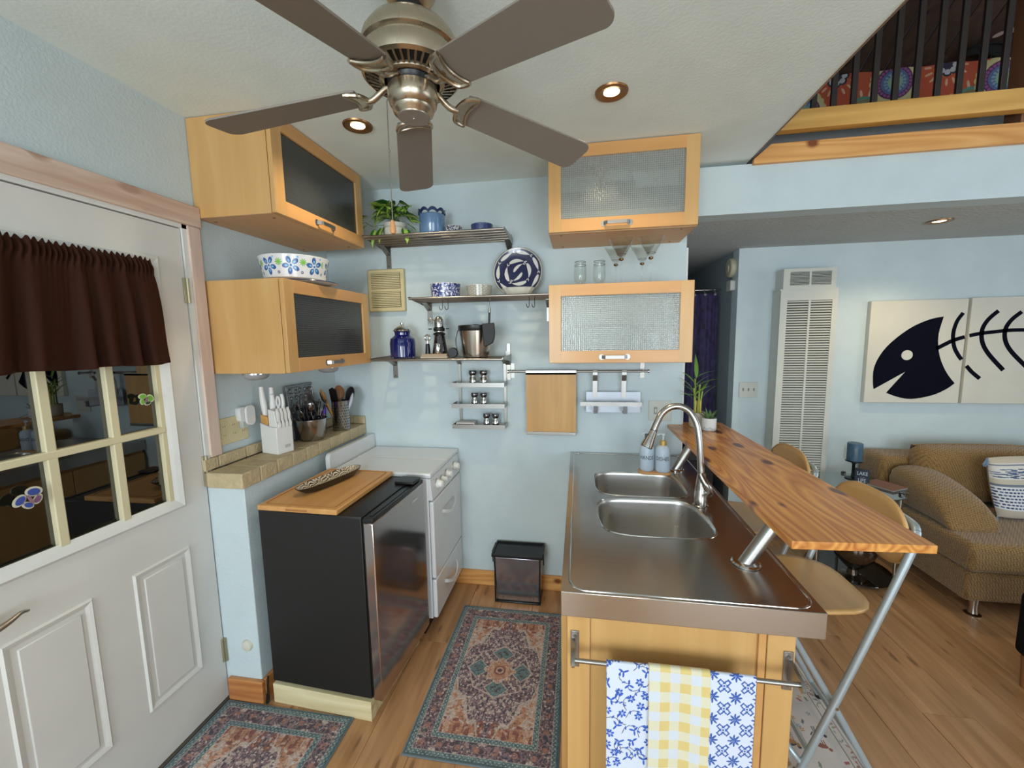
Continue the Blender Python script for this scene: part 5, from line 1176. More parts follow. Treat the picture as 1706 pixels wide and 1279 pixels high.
for k, (dx, dy, hh) in enumerate(((-.016, -.01, .15), (.004, -.012, .17), (.018, .006, .13), (-.008, .012, .20))):
    P_ = [(c[0]+dx, c[1]+dy, ZB2+.07), (c[0]+dx*1.1, c[1]+dy, ZB2+.07+hh*.6), (c[0]+dx*1.5, c[1]+dy*1.3, ZB2+.07+hh)]
    MB().tube(smoothpath(P_, 5), .0048, 10).build('stalk', bam, t)
    for q in range(4):
        a = rr.uniform(-1.0, 1.0)+(0 if q % 2 else PI); z_ = ZB2+.07+hh*(.55+.15*q)
        put_leaf(bl_, t, (c[0]+dx*1.4, c[1]+dy*1.2, z_), a, rr.uniform(.5, 1.2), rr.uniform(.08, .13), rr.uniform(-.3, .3))
put_leaf(bl_, t, (c[0]-.010, c[1], ZB2+.27), 1.3, 1.4, .15, .2)
b = MB()
for dx in (-.012, .002, .014): b.tube([(c[0]+dx, c[1]-.008, ZB2+.08), (c[0]+dx+.001, c[1]-.008, ZB2+.15)], .0055, 10)
tag(b.build('yellow_stalk', M('stalk_yellow', '#c6b24a', .4), t), kind='stuff')
t = T('succulent', 'small aloe in a white marbled pot on the bar, beside the bamboo', 'plant', (.70, 2.31, ZB2))
c = (.700, 2.315)
m_, nt, b_, L = base('marbled_pot'); tc = nd(nt, 'ShaderNodeTexCoord'); sp_ = nd(nt, 'ShaderNodeSeparateXYZ'); L(tc.outputs['Object'], sp_.inputs[0]); no = nd(nt, 'ShaderNodeTexNoise'); no.inputs['Scale'].default_value = 45; L(tc.outputs['Object'], no.inputs[0])
ma = nd(nt, 'ShaderNodeMath', operation='MULTIPLY_ADD'); ma.inputs[1].default_value = .045; L(no.outputs[0], ma.inputs[0]); L(sp_.outputs[2], ma.inputs[2]); r = ramp(nt, [(.035, '#cfcfcd'), (.0385, '#8b8d90'), (.042, '#dddcd9')]); L(ma.outputs[0], r.inputs[0]); L(r.outputs[0], b_.inputs['Base Color']); b_.inputs['Roughness'].default_value = .35
MB().lathe([(0, 0), (.032, 0), (.037, .005), (.037, .068), (.034, .068), (.033, .055), (0, .055)], (c[0], c[1], ZB2), 32).build('pot', m_, t)
al = leafmesh('leaf', leafmat('aloe_leaf', '#3c5a38', '#5d7d50'), 1, 1.0, .30, -.1)
for k in range(16):
    a = k*2.4; put_leaf(al, t, (c[0]+math.cos(a)*.006, c[1]+math.sin(a)*.006, ZB2+.058), a, .35+.06*k, .050+.016*math.sin(k), 0)
for k in range(5): put_leaf(al, t, (c[0]+.004*k-.012, c[1]-.012, ZB2+.060), -1.6+.6*(k-2), .9, .060)
tag(MB().tube(smoothpath([(.760, 2.35, ZB2+.004), (.752, 2.32, ZB2+.03), (.735, 2.33, ZB2+.05)], 4), .0022, 6).tube(smoothpath([(.752, 2.32, ZB2+.028), (.775, 2.30, ZB2+.02), (.80, 2.28, ZB2+.004)], 4), .0018, 6).build('dried_twig', M('twig_brown', '#7a5640', .7)), 'small dried twig leaning beside the white pot on the bar', 'twig')
# ================================================================= TEXTILES AND SMALL THINGS OF THE FLOOR
def persian(w=300, h=450):
    """worn oriental pattern, w across .60 m, h along .90 m"""
    yy, xx = np.mgrid[0:h, 0:w]; X_ = xx/w*.6; Y_ = yy/h*.9; e = np.minimum(np.minimum(X_, .6-X_), np.minimum(Y_, .9-Y_))
    n1 = vnoise(h, w, 5, 1, 2); n2 = vnoise(h, w, 9, 2, 2); n3 = vnoise(h, w, 3, 3, 1); n4 = vnoise(h, w, 16, 4, 2)
    sym = lambda n: (n+n[:, ::-1])/2
    n1, n2, n4 = sym(n1), sym(n2), sym(n4); n2 = (n2+n2[::-1])/2; n4 = (n4+n4[::-1])/2; n1 = (n1+n1[::-1])/2
    plum, mauve, cream, teal, dteal, org, peach, rust, navy = [hx(c) for c in ('#4a3740', '#86616a', '#c2aa9d', '#5a7c7d', '#3f585f', '#bb7650', '#c99678', '#8b4638', '#3c3a48')]
    def pick(v, cols, th): 
        out = np.broadcast_to(cols[-1], (h, w, 3)).copy()
        for c, t in reversed(list(zip(cols, th))): out[v < t] = c
        return out
    im = pick(n2, [plum, mauve, navy, cream, mauve], [.40, .50, .57, .64])
    im[(n1 > .60)] = cream; im[(n3 > .80)] = hx('#a88c88')
    cx_, cy_ = abs(X_-.3), abs(Y_-.45)
    # corner spandrels
    dia = cx_/.19+cy_/.30
    sp = (dia > 1.30+.08*np.sin(cx_*90)) & (e > .105)
    sp_im = pick(n4, [rust, org, peach, cream, org], [.36, .47, .54, .66]); sp_im[n1 > .60] = cream; sp_im[n1 < .34] = dteal; sp_im[n1 < .30] = plum
    im[sp] = sp_im[sp]
    ends = (cy_ > .24) & (e > .105) & (cx_ < .19); 
    lob = (abs(((X_-.3)/.055) % 1-.5) < .28) & ends & (cy_ > .27); im[lob & (n2 > .42)] = rust; im[lob & (n1 > .55)] = org
    # field arabesque rings
    f = (~sp) & (e > .105)
    wv = np.sin(cx_*170+4*n4)*np.sin(cy_*150+3*n2); im[f & (wv > .72)] = cream; im[f & (wv < -.80)] = hx('#6d4f60')
    edge_line = (abs(dia-1.30-.08*np.sin(cx_*90)) < .035) & (e > .105); im[edge_line] = cream
    # centre medallion
    r = np.hypot(cx_, cy_); th = np.arctan2(cy_, cx_)
    for (px_, py_) in ((.0, .105), (.105, .0)):
        d = np.abs(cx_-px_)+np.abs(cy_-py_); im[d < .058] = cream; im[d < .052] = teal; im[(d < .050) & (n1 > .55)] = dteal; im[(d < .030) & (n3 > .6)] = plum
    star = r < .070*(1+.14*np.cos(8*th)); im[star] = org; im[star & (n1 > .52)] = peach; im[star & (r > .052) & (n3 > .45)] = cream; im[r < .028] = rust; im[(r < .020)] = peach; im[r < .011] = plum
    oct_ = (np.maximum(cx_, cy_)+.4*np.minimum(cx_, cy_)); im[(abs(oct_-.150) < .003) & f] = cream
    # borders
    def band(a, b_, fn): k = (e >= a) & (e < b_); im[k] = fn[k]
    tb = pick(n1, [dteal, teal, dteal, hx('#8aa09c')], [.45, .58, .66])
    s_ = (X_+Y_)*1.0; dots = (np.sin(X_*2*PI/.017)*np.sin(Y_*2*PI/.017) > .45); tb[dots] = hx('#9aa8a2')
    band(.086, .108, tb)
    main = pick(n2, [plum, mauve, navy, hx('#9c7a78'), plum], [.42, .50, .56, .64]); main[n1 > .60] = cream; main[n1 < .36] = dteal
    mb_ = (np.sin(X_*2*PI/.075)*np.sin(Y_*2*PI/.075) > .55); main[mb_ & (n3 > .25)] = hx('#a86a58'); band(.030, .086, main)
    band(.012, .030, tb); band(0, .012, np.broadcast_to(dteal, im.shape)); 
    for a in (.0295, .086, .1075): im[abs(e-a) < .0014] = hx('#b9aca4')
    wear = vnoise(h, w, 2, 9, 1)[..., None]; im = im*(0.80+.38*wear); gr = im.mean(axis=2, keepdims=True); im = (im*.80+gr*.20)*.88+hx('#8f8084')*.12
    im[e < .0035] = hx('#6f7f86')
    return im
rugm = vcol('woven_rug', .95, sheen=.15, bump=.4, bscale=260)
pim = persian()
def rug(label, x0, x1, y0, y1, long_x, cat='rug', grp=None):
    t = T('rug', label, cat, ((x0+x1)/2, (y0+y1)/2, 0), group=grp)
    def fn(U, V):
        a, c = (V, U) if long_x else (U, V)
        return x0+(x1-x0)*a, y0+(y1-y0)*c, np.full_like(U, .0060)
    o = painted_grid('woven_top', fn, pim, rugm, t)
    BX(x0-.002, x1+.002, y0-.002, y1+.002, .0006, .0052).build('backing', M('rug_edge', '#66757b', .9), t, bevel=.002)
    return t
rug('oriental runner mat with teal medallion lying between stove and island', -.678, -.072, 1.318, 2.212, False, grp='worn oriental mats')
rug('oriental door mat lying in front of the white entrance door', -1.555, -.946, .52, 1.432, False, grp='worn oriental mats')
# cream rug with animals under the stools
def animals(h=640, w=240):
    im = blank(h, w, '#cdc5c0'); r = random.Random(6)
    for _ in range(150):
        x_, y_ = r.uniform(8, w-30), r.uniform(0, h); c_ = r.choice(['#7d8a78', '#9aa79a', '#a8605c', '#6f7680', '#b98a84', '#8a9a8c'])
        a = r.uniform(0, 6.3); line(im, [(x_, y_), (x_+9*math.cos(a), y_+9*math.sin(a))], .7, c_)
        for k in range(4): disc(im, x_+(2.5*k)*math.cos(a)+2*math.sin(a), y_+(2.5*k)*math.sin(a)-2*math.cos(a), 1.9, c_, 1.4, .7, a+1)
    for _ in range(26):
        x_, y_ = r.uniform(20, w-50), r.uniform(20, h-20); c_ = r.choice(['#a97f4e', '#8f5a48', '#3a4356', '#b06a5a', '#a98a62']); a = r.uniform(-.6, .6)
        disc(im, x_, y_, 7, c_, 1.6, .7, a); disc(im, x_+13*math.cos(a), y_-6, 3.4, c_)
        for k in (-7, -3, 4, 8): line(im, [(x_+k, y_+2), (x_+k+1, y_+11)], 1.0, c_)
        line(im, [(x_-10, y_), (x_-17, y_-7)], .9, c_)
    for _ in range(40): flower(im, r.uniform(10, w-35), r.uniform(0, h), 5, r.choice(['#b0605e', '#7c8fa6', '#b98a5a']), 5, '#d8cfc6', r.random())
    im[:, w-24:w-22] = hx('#77706c'); im[:, w-8:w-6] = hx('#8a837e')
    for _ in range(110):
        x_, y_ = r.uniform(w-20, w-10), r.uniform(0, h); disc(im, x_, y_, 2.2, r.choice(['#a8706a', '#8a9a86', '#77808c']), 1.5, .7, r.random()*3)
    return im
aim = animals()
t = T('rug', 'cream rug printed with small animals and flowers under the bar stools', 'rug', (.8, 1.6, 0))
painted_grid('printed_top', lambda U, V: (.60+.455*U, .95+1.35*V, np.full_like(U, .0060)), aim[:, ::1], vcol('printed_rug', .9, sheen=.1, bump=.2), t)
BX(.598, 1.058, .947, 2.303, .0006, .0052).build('backing', M('rug_cream', '#b9b1aa', .9), t, bevel=.002)

# waste bin
t = T('waste_bin', 'rectangular steel waste bin with black rim and handle standing at the back wall', 'bin', (-.36, 2.33, 0))
bx0, bx1, by0, by1 = -.500, -.215, 2.275, 2.425
def taper(a, b_, z0, z1, i0=0, i1=0):
    return MB().hexa([(a[0]+i0, a[2]+i0, z0), (a[1]-i0, a[2]+i0, z0), (a[1]-i0, a[3]-i0, z0), (a[0]+i0, a[3]-i0, z0)], [(b_[0], b_[2], z1), (b_[1], b_[2], z1), (b_[1], b_[3], z1), (b_[0], b_[3], z1)])
lo = (bx0+.006, bx1-.012, by0+.004, by1-.004); up_ = (bx0-.012, bx1+.004, by0-.016, by1+.004)
taper(lo, (bx0-.009, bx1+.001, by0-.013, by1+.001), .010, .305).build('shell', M('bin_steel', '#a9a7ab', .16, .9), t, bevel=.012, seg=3)
BX(bx0+.002, bx1-.008, by0, by1, 0.0, .012).build('base', blackp, t, bevel=.005)
rimb = MB()
for p in ((bx0-.014, bx1+.006, by0-.018, by0-.010), (bx0-.014, bx1+.006, by1-.004, by1+.006), (bx0-.014, bx0-.006, by0-.010, by1-.004), (bx1-.002, bx1+.006, by0-.010, by1-.004)): rimb.box(*p, .300, .318)
rimb.build('rim', blackp, t, bevel=.002)
BX(bx0-.005, bx1-.003, by0-.009, by1-.005, .3055, .3095).build('liner', M('deep_black', '#050505', .3), t)
for xx_, s in ((bx0-.014, -1), (bx1+.006, 1)):
    MB().prism([(by0+.02, .318), (by1-.02, .318), (by0+.05, .245), (by0+.036, .240)], min(xx_, xx_+s*.006), max(xx_, xx_+s*.006), 'y' if 0 else 'x').build('handle_end', blackp, t)
for xx_, s in ((bx0+.004, 1), (bx1-.010, -1)):
    BX(xx_-.004, xx_+.004, by0-.014, by0-.004, .012, .30).build('corner_strip', blackp, t)
# door stop bumper and cabinets of the nib
tag(MB().lathe([(.026, 0), (.026, -.006), (.022, -.012), (.012, -.015), (0, -.016)], (-1.455, 1.458, .266), 28, 'y').build('door_bumper', M('bumper_cream', '#cfcbbd', .4)), 'round cream wall bumper low on the ledge wall beside the door hinge', 'door bumper')

# valance
def valance():
    t = T('window_valance', 'short dark brown gathered curtain hanging over the door window', 'curtain', (-1.54, 1.04, 1.9))
    m = M('brown_satin', '#301509', .75, spec=.15, bump=.1, bscale=300); h, w = 60, 260; b = MB()
    V, U = np.mgrid[0:h, 0:w]; U = U/(w-1); V = V/(h-1)
    ztop = 1.912; z_ = ztop-V*.378-.003*np.sin(U*17)*V
    ru = vnoise(h, w, 7, 5, 2)-.5
    fo = .5+.5*np.sin(U*2*PI*6.5+1.6*np.sin(U*9)+.8*np.sin(U*23)+.6*V); fine = np.sin(U*2*PI*31+3*np.sin(U*14)+V*9)
    gath = np.exp(-((V-.085)/.06)**2); head = V < .12
    y_ = .80+.485*U+(U-.5)*.075*V+.006*np.sin(V*5)*(U)
    x_ = -1.548+.012+fo*(.006+.028*np.clip((V-.1)/.9, 0, 1)**.7)+.006*fine*(gath+.10*(1-V))+.006*gath+ru*.012*np.exp(-V*6)
    z_ = z_+.006*np.sin(U*2*PI*26+U*7)*np.exp(-V*14)
    vv = np.stack([x_, y_, z_], -1).reshape(-1, 3); i = np.arange(h*w).reshape(h, w); q = np.stack([i[:-1, :-1], i[:-1, 1:], i[1:, 1:], i[1:, :-1]], -1).reshape(-1, 4)
    b.add([tuple(p) for p in vv], [tuple(p) for p in q]); b.build('fabric', m, t, ang=180, thick=.0012)
    MB().cyl((-1.545, .79, 1.884), (-1.545, 1.295, 1.884), .004, n=10).build('curtain_rod', M('rod_white', '#cfcdc8', .4), t)
valance()
# butterfly clings on the panes
def butterfly(label, y_, z_, s, rot, cols):
    t = T('butterfly_decoration', label, 'decoration', (XD+.010, y_, z_), local=True)
    def W(pts, name, mat, h0, h1): 
        c_, s_ = math.cos(rot), math.sin(rot)
        MB().prism([((a*c_-b_*s_)*s, (a*s_+b_*c_)*s) for a, b_ in pts], h0, h1, 'x').build(name, mat, t)
    def blob(cx_, cz_, rx, rz, an, n=18): return [(cx_+rx*math.cos(k*2*PI/n)*math.cos(an)-rz*math.sin(k*2*PI/n)*math.sin(an), cz_+rx*math.cos(k*2*PI/n)*math.sin(an)+rz*math.sin(k*2*PI/n)*math.cos(an)) for k in range(n)]
    mats = [M('wing_'+c_, c_, .4) for c_ in cols]
    for k, (cx_, cz_, rx, rz, an) in enumerate(((-.50, .30, .52, .36, .5), (.50, .42, .55, .40, -.6), (-.26, -.36, .40, .27, -1.0), (.42, -.30, .42, .28, .7))):
        W(blob(cx_, cz_, rx, rz, an), 'wing', mats[0], -.001+.0012*(k % 2), .0004+.0012*(k % 2))
        W(blob(cx_*.95, cz_*.95, rx*.72, rz*.70, an), 'wing_marking', mats[1 if k < 3 else 2], .0016+.0004*k, .0022+.0004*k)
    W(blob(0, .02, .09, .42, 0), 'body', M('butterfly_body', '#8a6a7a', .5), .004, .007)
butterfly('blue and purple butterfly decoration on the lower left door pane', .890, 1.168, .036, .35, ('#c9c4b0', '#3d4e9a', '#7a5578'))
butterfly('green and black butterfly decoration on the upper right door pane', 1.238, 1.405, .028, -.5, ('#c3cda8', '#6fae3a', '#2c3a24'))

# ================================================================= STOOLS
tubem = M('silver_tube', '#aeb9be', .38, .55)
seatw = wood('birch_ply', '#c2965c', '#cfa56c', 'y', .35, scale=.7, contrast=.8, coat=.3)
def stool(y0, label, first):
    t = T('bar_stool', label, 'stool', (.9, y0, 0), group='folding bar stools')
    for s in (-1, 1):
        MB().tube(smoothpath([(.785, y0+s*.205, .012), (.90, y0+s*.205, .345), (1.06, y0+s*.205, .835), (1.083, y0+s*.202, .92), (1.095, y0+s*.190, .947)], 6), .0125, 12).build('rear_leg' if s > 0 else 'leg', tubem, t)
    MB().tube(smoothpath([(1.095, y0-.190, .945), (1.106, y0-.150, .962), (1.112, y0, .964), (1.106, y0+.150, .962), (1.095, y0+.190, .945)], 6), .0125, 12).build('back_tube', tubem, t)
    for s in (-1, 1):
        MB().tube(smoothpath([(1.050, y0+s*.170, .012), (.89, y0+s*.170, .30), (.715, y0+s*.170, .60), (.705, y0+s*.165, .612)], 5), .0115, 12).build('leg', tubem, t)
        MB().cyl((.889, y0+s*.182, .300), (.889, y0+s*.219, .300), .006, n=10).build('pivot', steelc, t)
    for (x_, z_, hw) in ((.815, .11, .20), (1.02, .07, .165), (.72, .59, .165)):
        MB().cyl((x_, y0-hw, z_), (x_, y0+hw, z_), .0095, n=10).build('crossbar', tubem, t)
    MB().tube(smoothpath([(.798, y0-.20, .055), (.76, y0-.17, .10), (.745, y0, .115), (.76, y0+.17, .10), (.798, y0+.20, .055)], 6), .0105, 10).build('foot_rest', tubem, t)
    for (x_, s) in ((.784, -.205), (.784, .205), (1.052, -.17), (1.052, .17)): MB().cyl((x_, y0+s, .0), (x_, y0+s, .022), .0145, n=12).build('foot_cap', blackp, t)
    # saddle seat
    n = 24; b = MB(); v = []; rings = [0, .35, .7, .9, 1.0]
    def P(s, a, z):
        c_, s_ = math.cos(a), math.sin(a); x_ = .865+.178*s*math.copysign(abs(c_)**.62, c_); y_ = y0+.192*s*math.copysign(abs(s_)**.62, s_)*(1-.10*(x_-.865)/.178)
        return (x_, y_, z+.010*s*s*(abs(s_))-.012*(max(0, (.80-x_))/.11)**2)
    sg = []
    for z in (.628,):
        for s in rings:
            for i in range(n): v.append(P(s, 2*PI*i/n, z))
    f = [(k*n+i, k*n+(i+1) % n, (k+1)*n+(i+1) % n, (k+1)*n+i) for k in range(len(rings)-1) for i in range(n)]
    b.add(v, f).build('seat', seatw, t, thick=.011, bevel=0)
    # curved backrest
    b = MB(); m_ = 21; w_ = 9; v = []
    for j in range(w_):
        for i in range(m_):
            u = -1+2*i/(m_-1); q = -1+2*j/(w_-1); hh = .102*(1-abs(u)**4*.55)
            v.append((1.088+.016*(1-u*u)-.018, y0+.186*u, .900+hh*q+.008*(1-u*u)+(.012*q if 0 else 0)+.012*q))
    b.add(v, [(j*m_+i, j*m_+i+1, (j+1)*m_+i+1, (j+1)*m_+i) for j in range(w_-1) for i in range(m_-1)]).build('backrest', seatw, t, thick=.010)
stool(1.655, 'folding bar stool with birch seat and silver tubes, nearest the viewer', 1)
stool(2.235, 'folding bar stool with birch seat and silver tubes, behind the nearer one', 0)
for o in bpy.data.objects:
    if o.get('category') == 'stool': o.location.z = .0065

# ================================================================= LIVING ROOM
# wall heater
ht = T('wall_heater', 'tall cream gas wall heater with louvred front in the living room', 'heater', (1.645, 3.37, 0))
hm = M('heater_cream', '#c9c9c0', .5); hg = M('heater_gap', '#333432', .8)
hx0, hx1, hy0 = 1.456, 1.832, 3.300
BX(hx0, hx1, hy0+.012, 3.4299, .06, 1.915).build('body', hm, ht, bevel=.004)
BX(hx0+.015, hx1-.012, hy0+.020, 3.4299, 1.922, 2.068).build('flue_cover', hm, ht, bevel=.004)
BX(hx0-.002, hx1+.004, hy0+.008, 3.42, 1.913, 1.923).build('top_lip', hm, ht)
def louvres(x0, x1, z0, z1, n, par):
    BX(x0, x1, hy0+.0085, hy0+.011, z0, z1).build('dark_gap', hg, par)
    me = None
    for i in range(n):
        z_ = z0+(z1-z0)*(i+.5)/n; w_ = (z1-z0)/n*.24
        if me is None:
            o = MB().hexa([(x0, hy0, -w_), (x1, hy0, -w_), (x1, hy0+.008, w_*.2), (x0, hy0+.008, w_*.2)], [(x0, hy0, w_*.5), (x1, hy0, w_*.5), (x1, hy0+.008, w_*1.6), (x0, hy0+.008, w_*1.6)]).build('louvre', hm, None, smooth=False); me = o.data
            off = OFF[par.name]; o.parent = par; o.location = (-off.x, -off.y, z_-off.z); OFF[o.name] = off
        else:
            o2 = bpy.data.objects.new('louvre', me); COL.objects.link(o2); o2.parent = par; o2.location = (-off.x, -off.y, z_-off.z)
xm = (hx0+hx1)/2+.006
louvres(hx0+.045, xm-.007, .16, 1.84, 92, ht); louvres(xm+.007, hx1-.035, .16, 1.84, 92, ht)
f = MB()
for a in ((hx0, hx0+.045, .06, 1.913), (hx1-.035, hx1, .06, 1.913), (xm-.007, xm+.007, .16, 1.84), (hx0+.045, hx1-.035, 1.84, 1.913), (hx0+.045, hx1-.035, .06, .16)): f.box(a[0], a[1], hy0-.002, hy0+.012, a[2], a[3])
f.build('front_frame', hm, ht)
f = MB(); hy0 += .010
louvres(hx0+.060, xm-.006, 1.948, 2.045, 10, ht); louvres(xm+.006, hx1-.045, 1.948, 2.045, 10, ht)
for a in ((hx0+.016, hx0+.060, 1.923, 2.067), (hx1-.045, hx1-.013, 1.923, 2.067), (xm-.006, xm+.006, 1.948, 2.045), (hx0+.060, hx1-.045, 2.045, 2.067), (hx0+.060, hx1-.045, 1.923, 1.948)): f.box(a[0], a[1], hy0-.002, hy0+.012, a[2], a[3])
f.build('flue_frame', hm, ht)
# three-gang switch
t = T('light_switch', 'cream three-gang switch plate on the living room wall beside the hallway', 'switch', (1.31, 3.43, 1.17))
BX(1.250, 1.384, 3.4235, 3.4299, 1.108, 1.228).build('plate', sp, t, bevel=.002)
for x_ in (1.278, 1.317, 1.356):
    BX(x_-.0045, x_+.0045, 3.416, 3.4238, 1.160, 1.182).build('toggle', M('toggle_dark', '#8a8a80', .5), t, bevel=.001)
# fish canvases
canm = M('canvas_white', '#cfcbbf', .85, bump=.1, bscale=500); navy = M('painted_navy', '#080a18', .9, spec=.1)
yc = 3.39
def flat(pts, name, mat, par, y_=None, d=.0012): MB().prism(pts, (y_ or yc)-d, (y_ or yc), 'y').build(name, mat, par, smooth=False)
def strokes(pts, w0, w1, name, par, n=5, clip=None):
    P = smoothpath([(a, 0, c_) for a, c_ in pts], n); L_ = []; R_ = []
    for i, p in enumerate(P):
        a = P[max(i-1, 0)]; c_ = P[min(i+1, len(P)-1)]; d_ = (c_-a).normalized(); nrm = Vector((-d_.z, 0, d_.x)); w_ = w0+(w1-w0)*i/(len(P)-1)
        L_.append(p+nrm*w_/2); R_.append(p-nrm*w_/2)
    poly = [(p.x, p.z) for p in L_]+[(p.x, p.z) for p in reversed(R_)]
    MB().prism(poly, yc-.0012, yc, 'y').build(name, navy, par, smooth=False)
c1 = T('canvas_painting', 'left canvas with the navy fish skeleton head on white', 'painting', (2.4, 3.41, 1.45), group='fish skeleton canvases')
BX(2.104, 2.712, yc+.0001, 3.4285, 1.080, 1.826).build('canvas', canm, c1, bevel=.003)
head = [(2.567,1.705),(2.481,1.686),(2.371,1.631),(2.263,1.538),(2.192,1.443),(2.154,1.338),(2.155,1.233),(2.166,1.172),(2.359,1.311),(2.247,1.155),(2.322,1.125),(2.414,1.11),(2.541,1.137),(2.626,1.182),(2.677,1.226),(2.622,1.3),(2.576,1.395),(2.553,1.483),(2.546,1.584)]
hp = [(p.x, p.z) for seg in (head[:8], head[8:9], head[9:15], head[14:]+head[:1]) for p in (smoothpath([(a, 0, c_) for a, c_ in seg], 4)[:(-1 if len(seg) > 6 or seg is head[14:] else None)] if len(seg) > 1 else [Vector((seg[0][0], 0, seg[0][1]))])]
hp2 = []
for p in hp:
    if all(math.hypot(p[0]-q[0], p[1]-q[1]) > .004 for q in hp2): hp2.append(p)
flat(hp2, 'fish_head', navy, c1)
flat([(2.359+.036*math.cos(2*PI*i/28), 1.432+.036*math.sin(2*PI*i/28)) for i in range(28)], 'fish_eye', canm, c1, yc-.0014)
strokes([(2.540, 1.476), (2.598, 1.511), (2.644, 1.536), (2.708, 1.558)], .028, .026, 'spine', c1)
strokes([(2.684,1.727),(2.651,1.668),(2.636,1.582),(2.648,1.496),(2.674,1.440),(2.704,1.396)], .024, .026, 'rib', c1)
c2 = T('canvas_painting', 'right canvas with navy fish ribs and spine on white', 'painting', (3.04, 3.41, 1.45), group='fish skeleton canvases')
BX(2.732, 3.345, yc+.0001, 3.4285, 1.080, 1.832).build('canvas', canm, c2, bevel=.003)
strokes([(2.736, 1.566), (2.80, 1.580), (2.873, 1.589), (2.992, 1.6), (3.15, 1.596), (3.34, 1.57)], .026, .024, 'spine', c2)
strokes([(2.738, 1.352), (2.775, 1.308), (2.828, 1.26)], .025, .026, 'rib', c2)
r2_ = [(2.894,1.736),(2.84,1.678),(2.81,1.608),(2.818,1.522),(2.864,1.436),(2.964,1.32)]
for dx, sc in ((0, 1), (.138, .93), (.275, .85), (.40, .72)): strokes([(2.812+dx+(a-2.812), 1.592+(c_-1.592)*sc) for a, c_ in r2_], .026, .028, 'rib', c2)

# sofa
sofm = None
def tweed(name, c1_, c2_):
    m, nt, b, L = base(name); tc = nd(nt, 'ShaderNodeTexCoord'); mp = nd(nt, 'ShaderNodeMapping'); mp.inputs['Rotation'].default_value = (.2, .3, .78); mp.inputs['Scale'].default_value = (1, 1, 1); L(tc.outputs['Object'], mp.inputs[0])
    vo = nd(nt, 'ShaderNodeTexVoronoi'); vo.inputs['Scale'].default_value = 105; vo.inputs['Randomness'].default_value = .25; L(mp.outputs[0], vo.inputs[0])
    n = nd(nt, 'ShaderNodeTexNoise'); n.inputs['Scale'].default_value = 5; L(tc.outputs['Object'], n.inputs[0])
    r = ramp(nt, [(.25, c2_), (.75, c1_)]); L(vo.outputs['Distance'], r.inputs[0])
    mr = nd(nt, 'ShaderNodeMapRange'); mr.inputs[3].default_value = .85; mr.inputs[4].default_value = 1.15; L(n.outputs[0], mr.inputs[0]); hs = nd(nt, 'ShaderNodeHueSaturation'); L(mr.outputs[0], hs.inputs['Value']); L(r.outputs[0], hs.inputs['Color']); L(hs.outputs[0], b.inputs['Base Color'])
    bp = nd(nt, 'ShaderNodeBump'); bp.inputs['Strength'].default_value = .6; bp.inputs['Distance'].default_value = .006; bp.invert = True; L(vo.outputs['Distance'], bp.inputs['Height']); L(bp.outputs[0], b.inputs['Normal'])
    b.inputs['Roughness'].default_value = .9; b.inputs['Sheen Weight'].default_value = .3; MT[name] = m; return m
sofm = tweed('mustard_tweed', '#5c4426', '#9a7642')
sf = T('sofa', 'mustard brown textured sofa with sloping padded arm along the living room wall', 'sofa', (3.0, 2.95, 0))
BX(2.115, 4.05, 2.475, 3.39, .115, .285).build('base', sofm, sf, bevel=.018, seg=3)
BX(2.108, 3.06, 2.455, 3.20, .288, .452).build('seat_cushion', sofm, sf, bevel=.03, seg=4)
BX(3.064, 4.05, 2.455, 3.20, .288, .452).build('seat_cushion', sofm, sf, bevel=.03, seg=4)
BX(2.108, 4.05, 3.16, 3.41, .288, .735).build('back_frame', sofm, sf, bevel=.045, seg=4)
def cushion(x0, x1, y0, y1, z0, z1, tilt, name, par, mat, lean=0):
    b = MB(); n, k = 18, 12; v = []
    for side in (1, -1):
        for j in range(k+1):
            for i in range(n+1):
                u, w = -1+2*i/n, -1+2*j/k; th = ((1-u**6)*(1-w**6))**.45
                px_ = (x0+x1)/2+(x1-x0)/2*u*(1-.03*w*w); pz_ = (z0+z1)/2+(z1-z0)/2*w*(1-.05*u*u); py_ = (y0+y1)/2-side*(y1-y0)/2*th
                v.append((px_, py_+tilt*(pz_-z0), pz_))
    m2 = (n+1)*(k+1); f = [(s*m2+j*(n+1)+i, s*m2+j*(n+1)+i+1, s*m2+(j+1)*(n+1)+i+1, s*m2+(j+1)*(n+1)+i) for s in (0, 1) for j in range(k) for i in range(n)]
    return b.add(v, f).build(name, mat, par, ang=70)
bc1 = cushion(2.26, 3.12, 2.99, 3.20, .46, .835, .18, 'back_cushion', sf, sofm)
cushion(3.14, 4.02, 2.99, 3.20, .46, .835, .18, 'back_cushion', sf, sofm)
MB().tube([(2.285+.80*i/16, 3.162+.0, .835-.012*((i-8)/8)**2) for i in range(17)], .005, 6).build('piping', sofm, bc1)
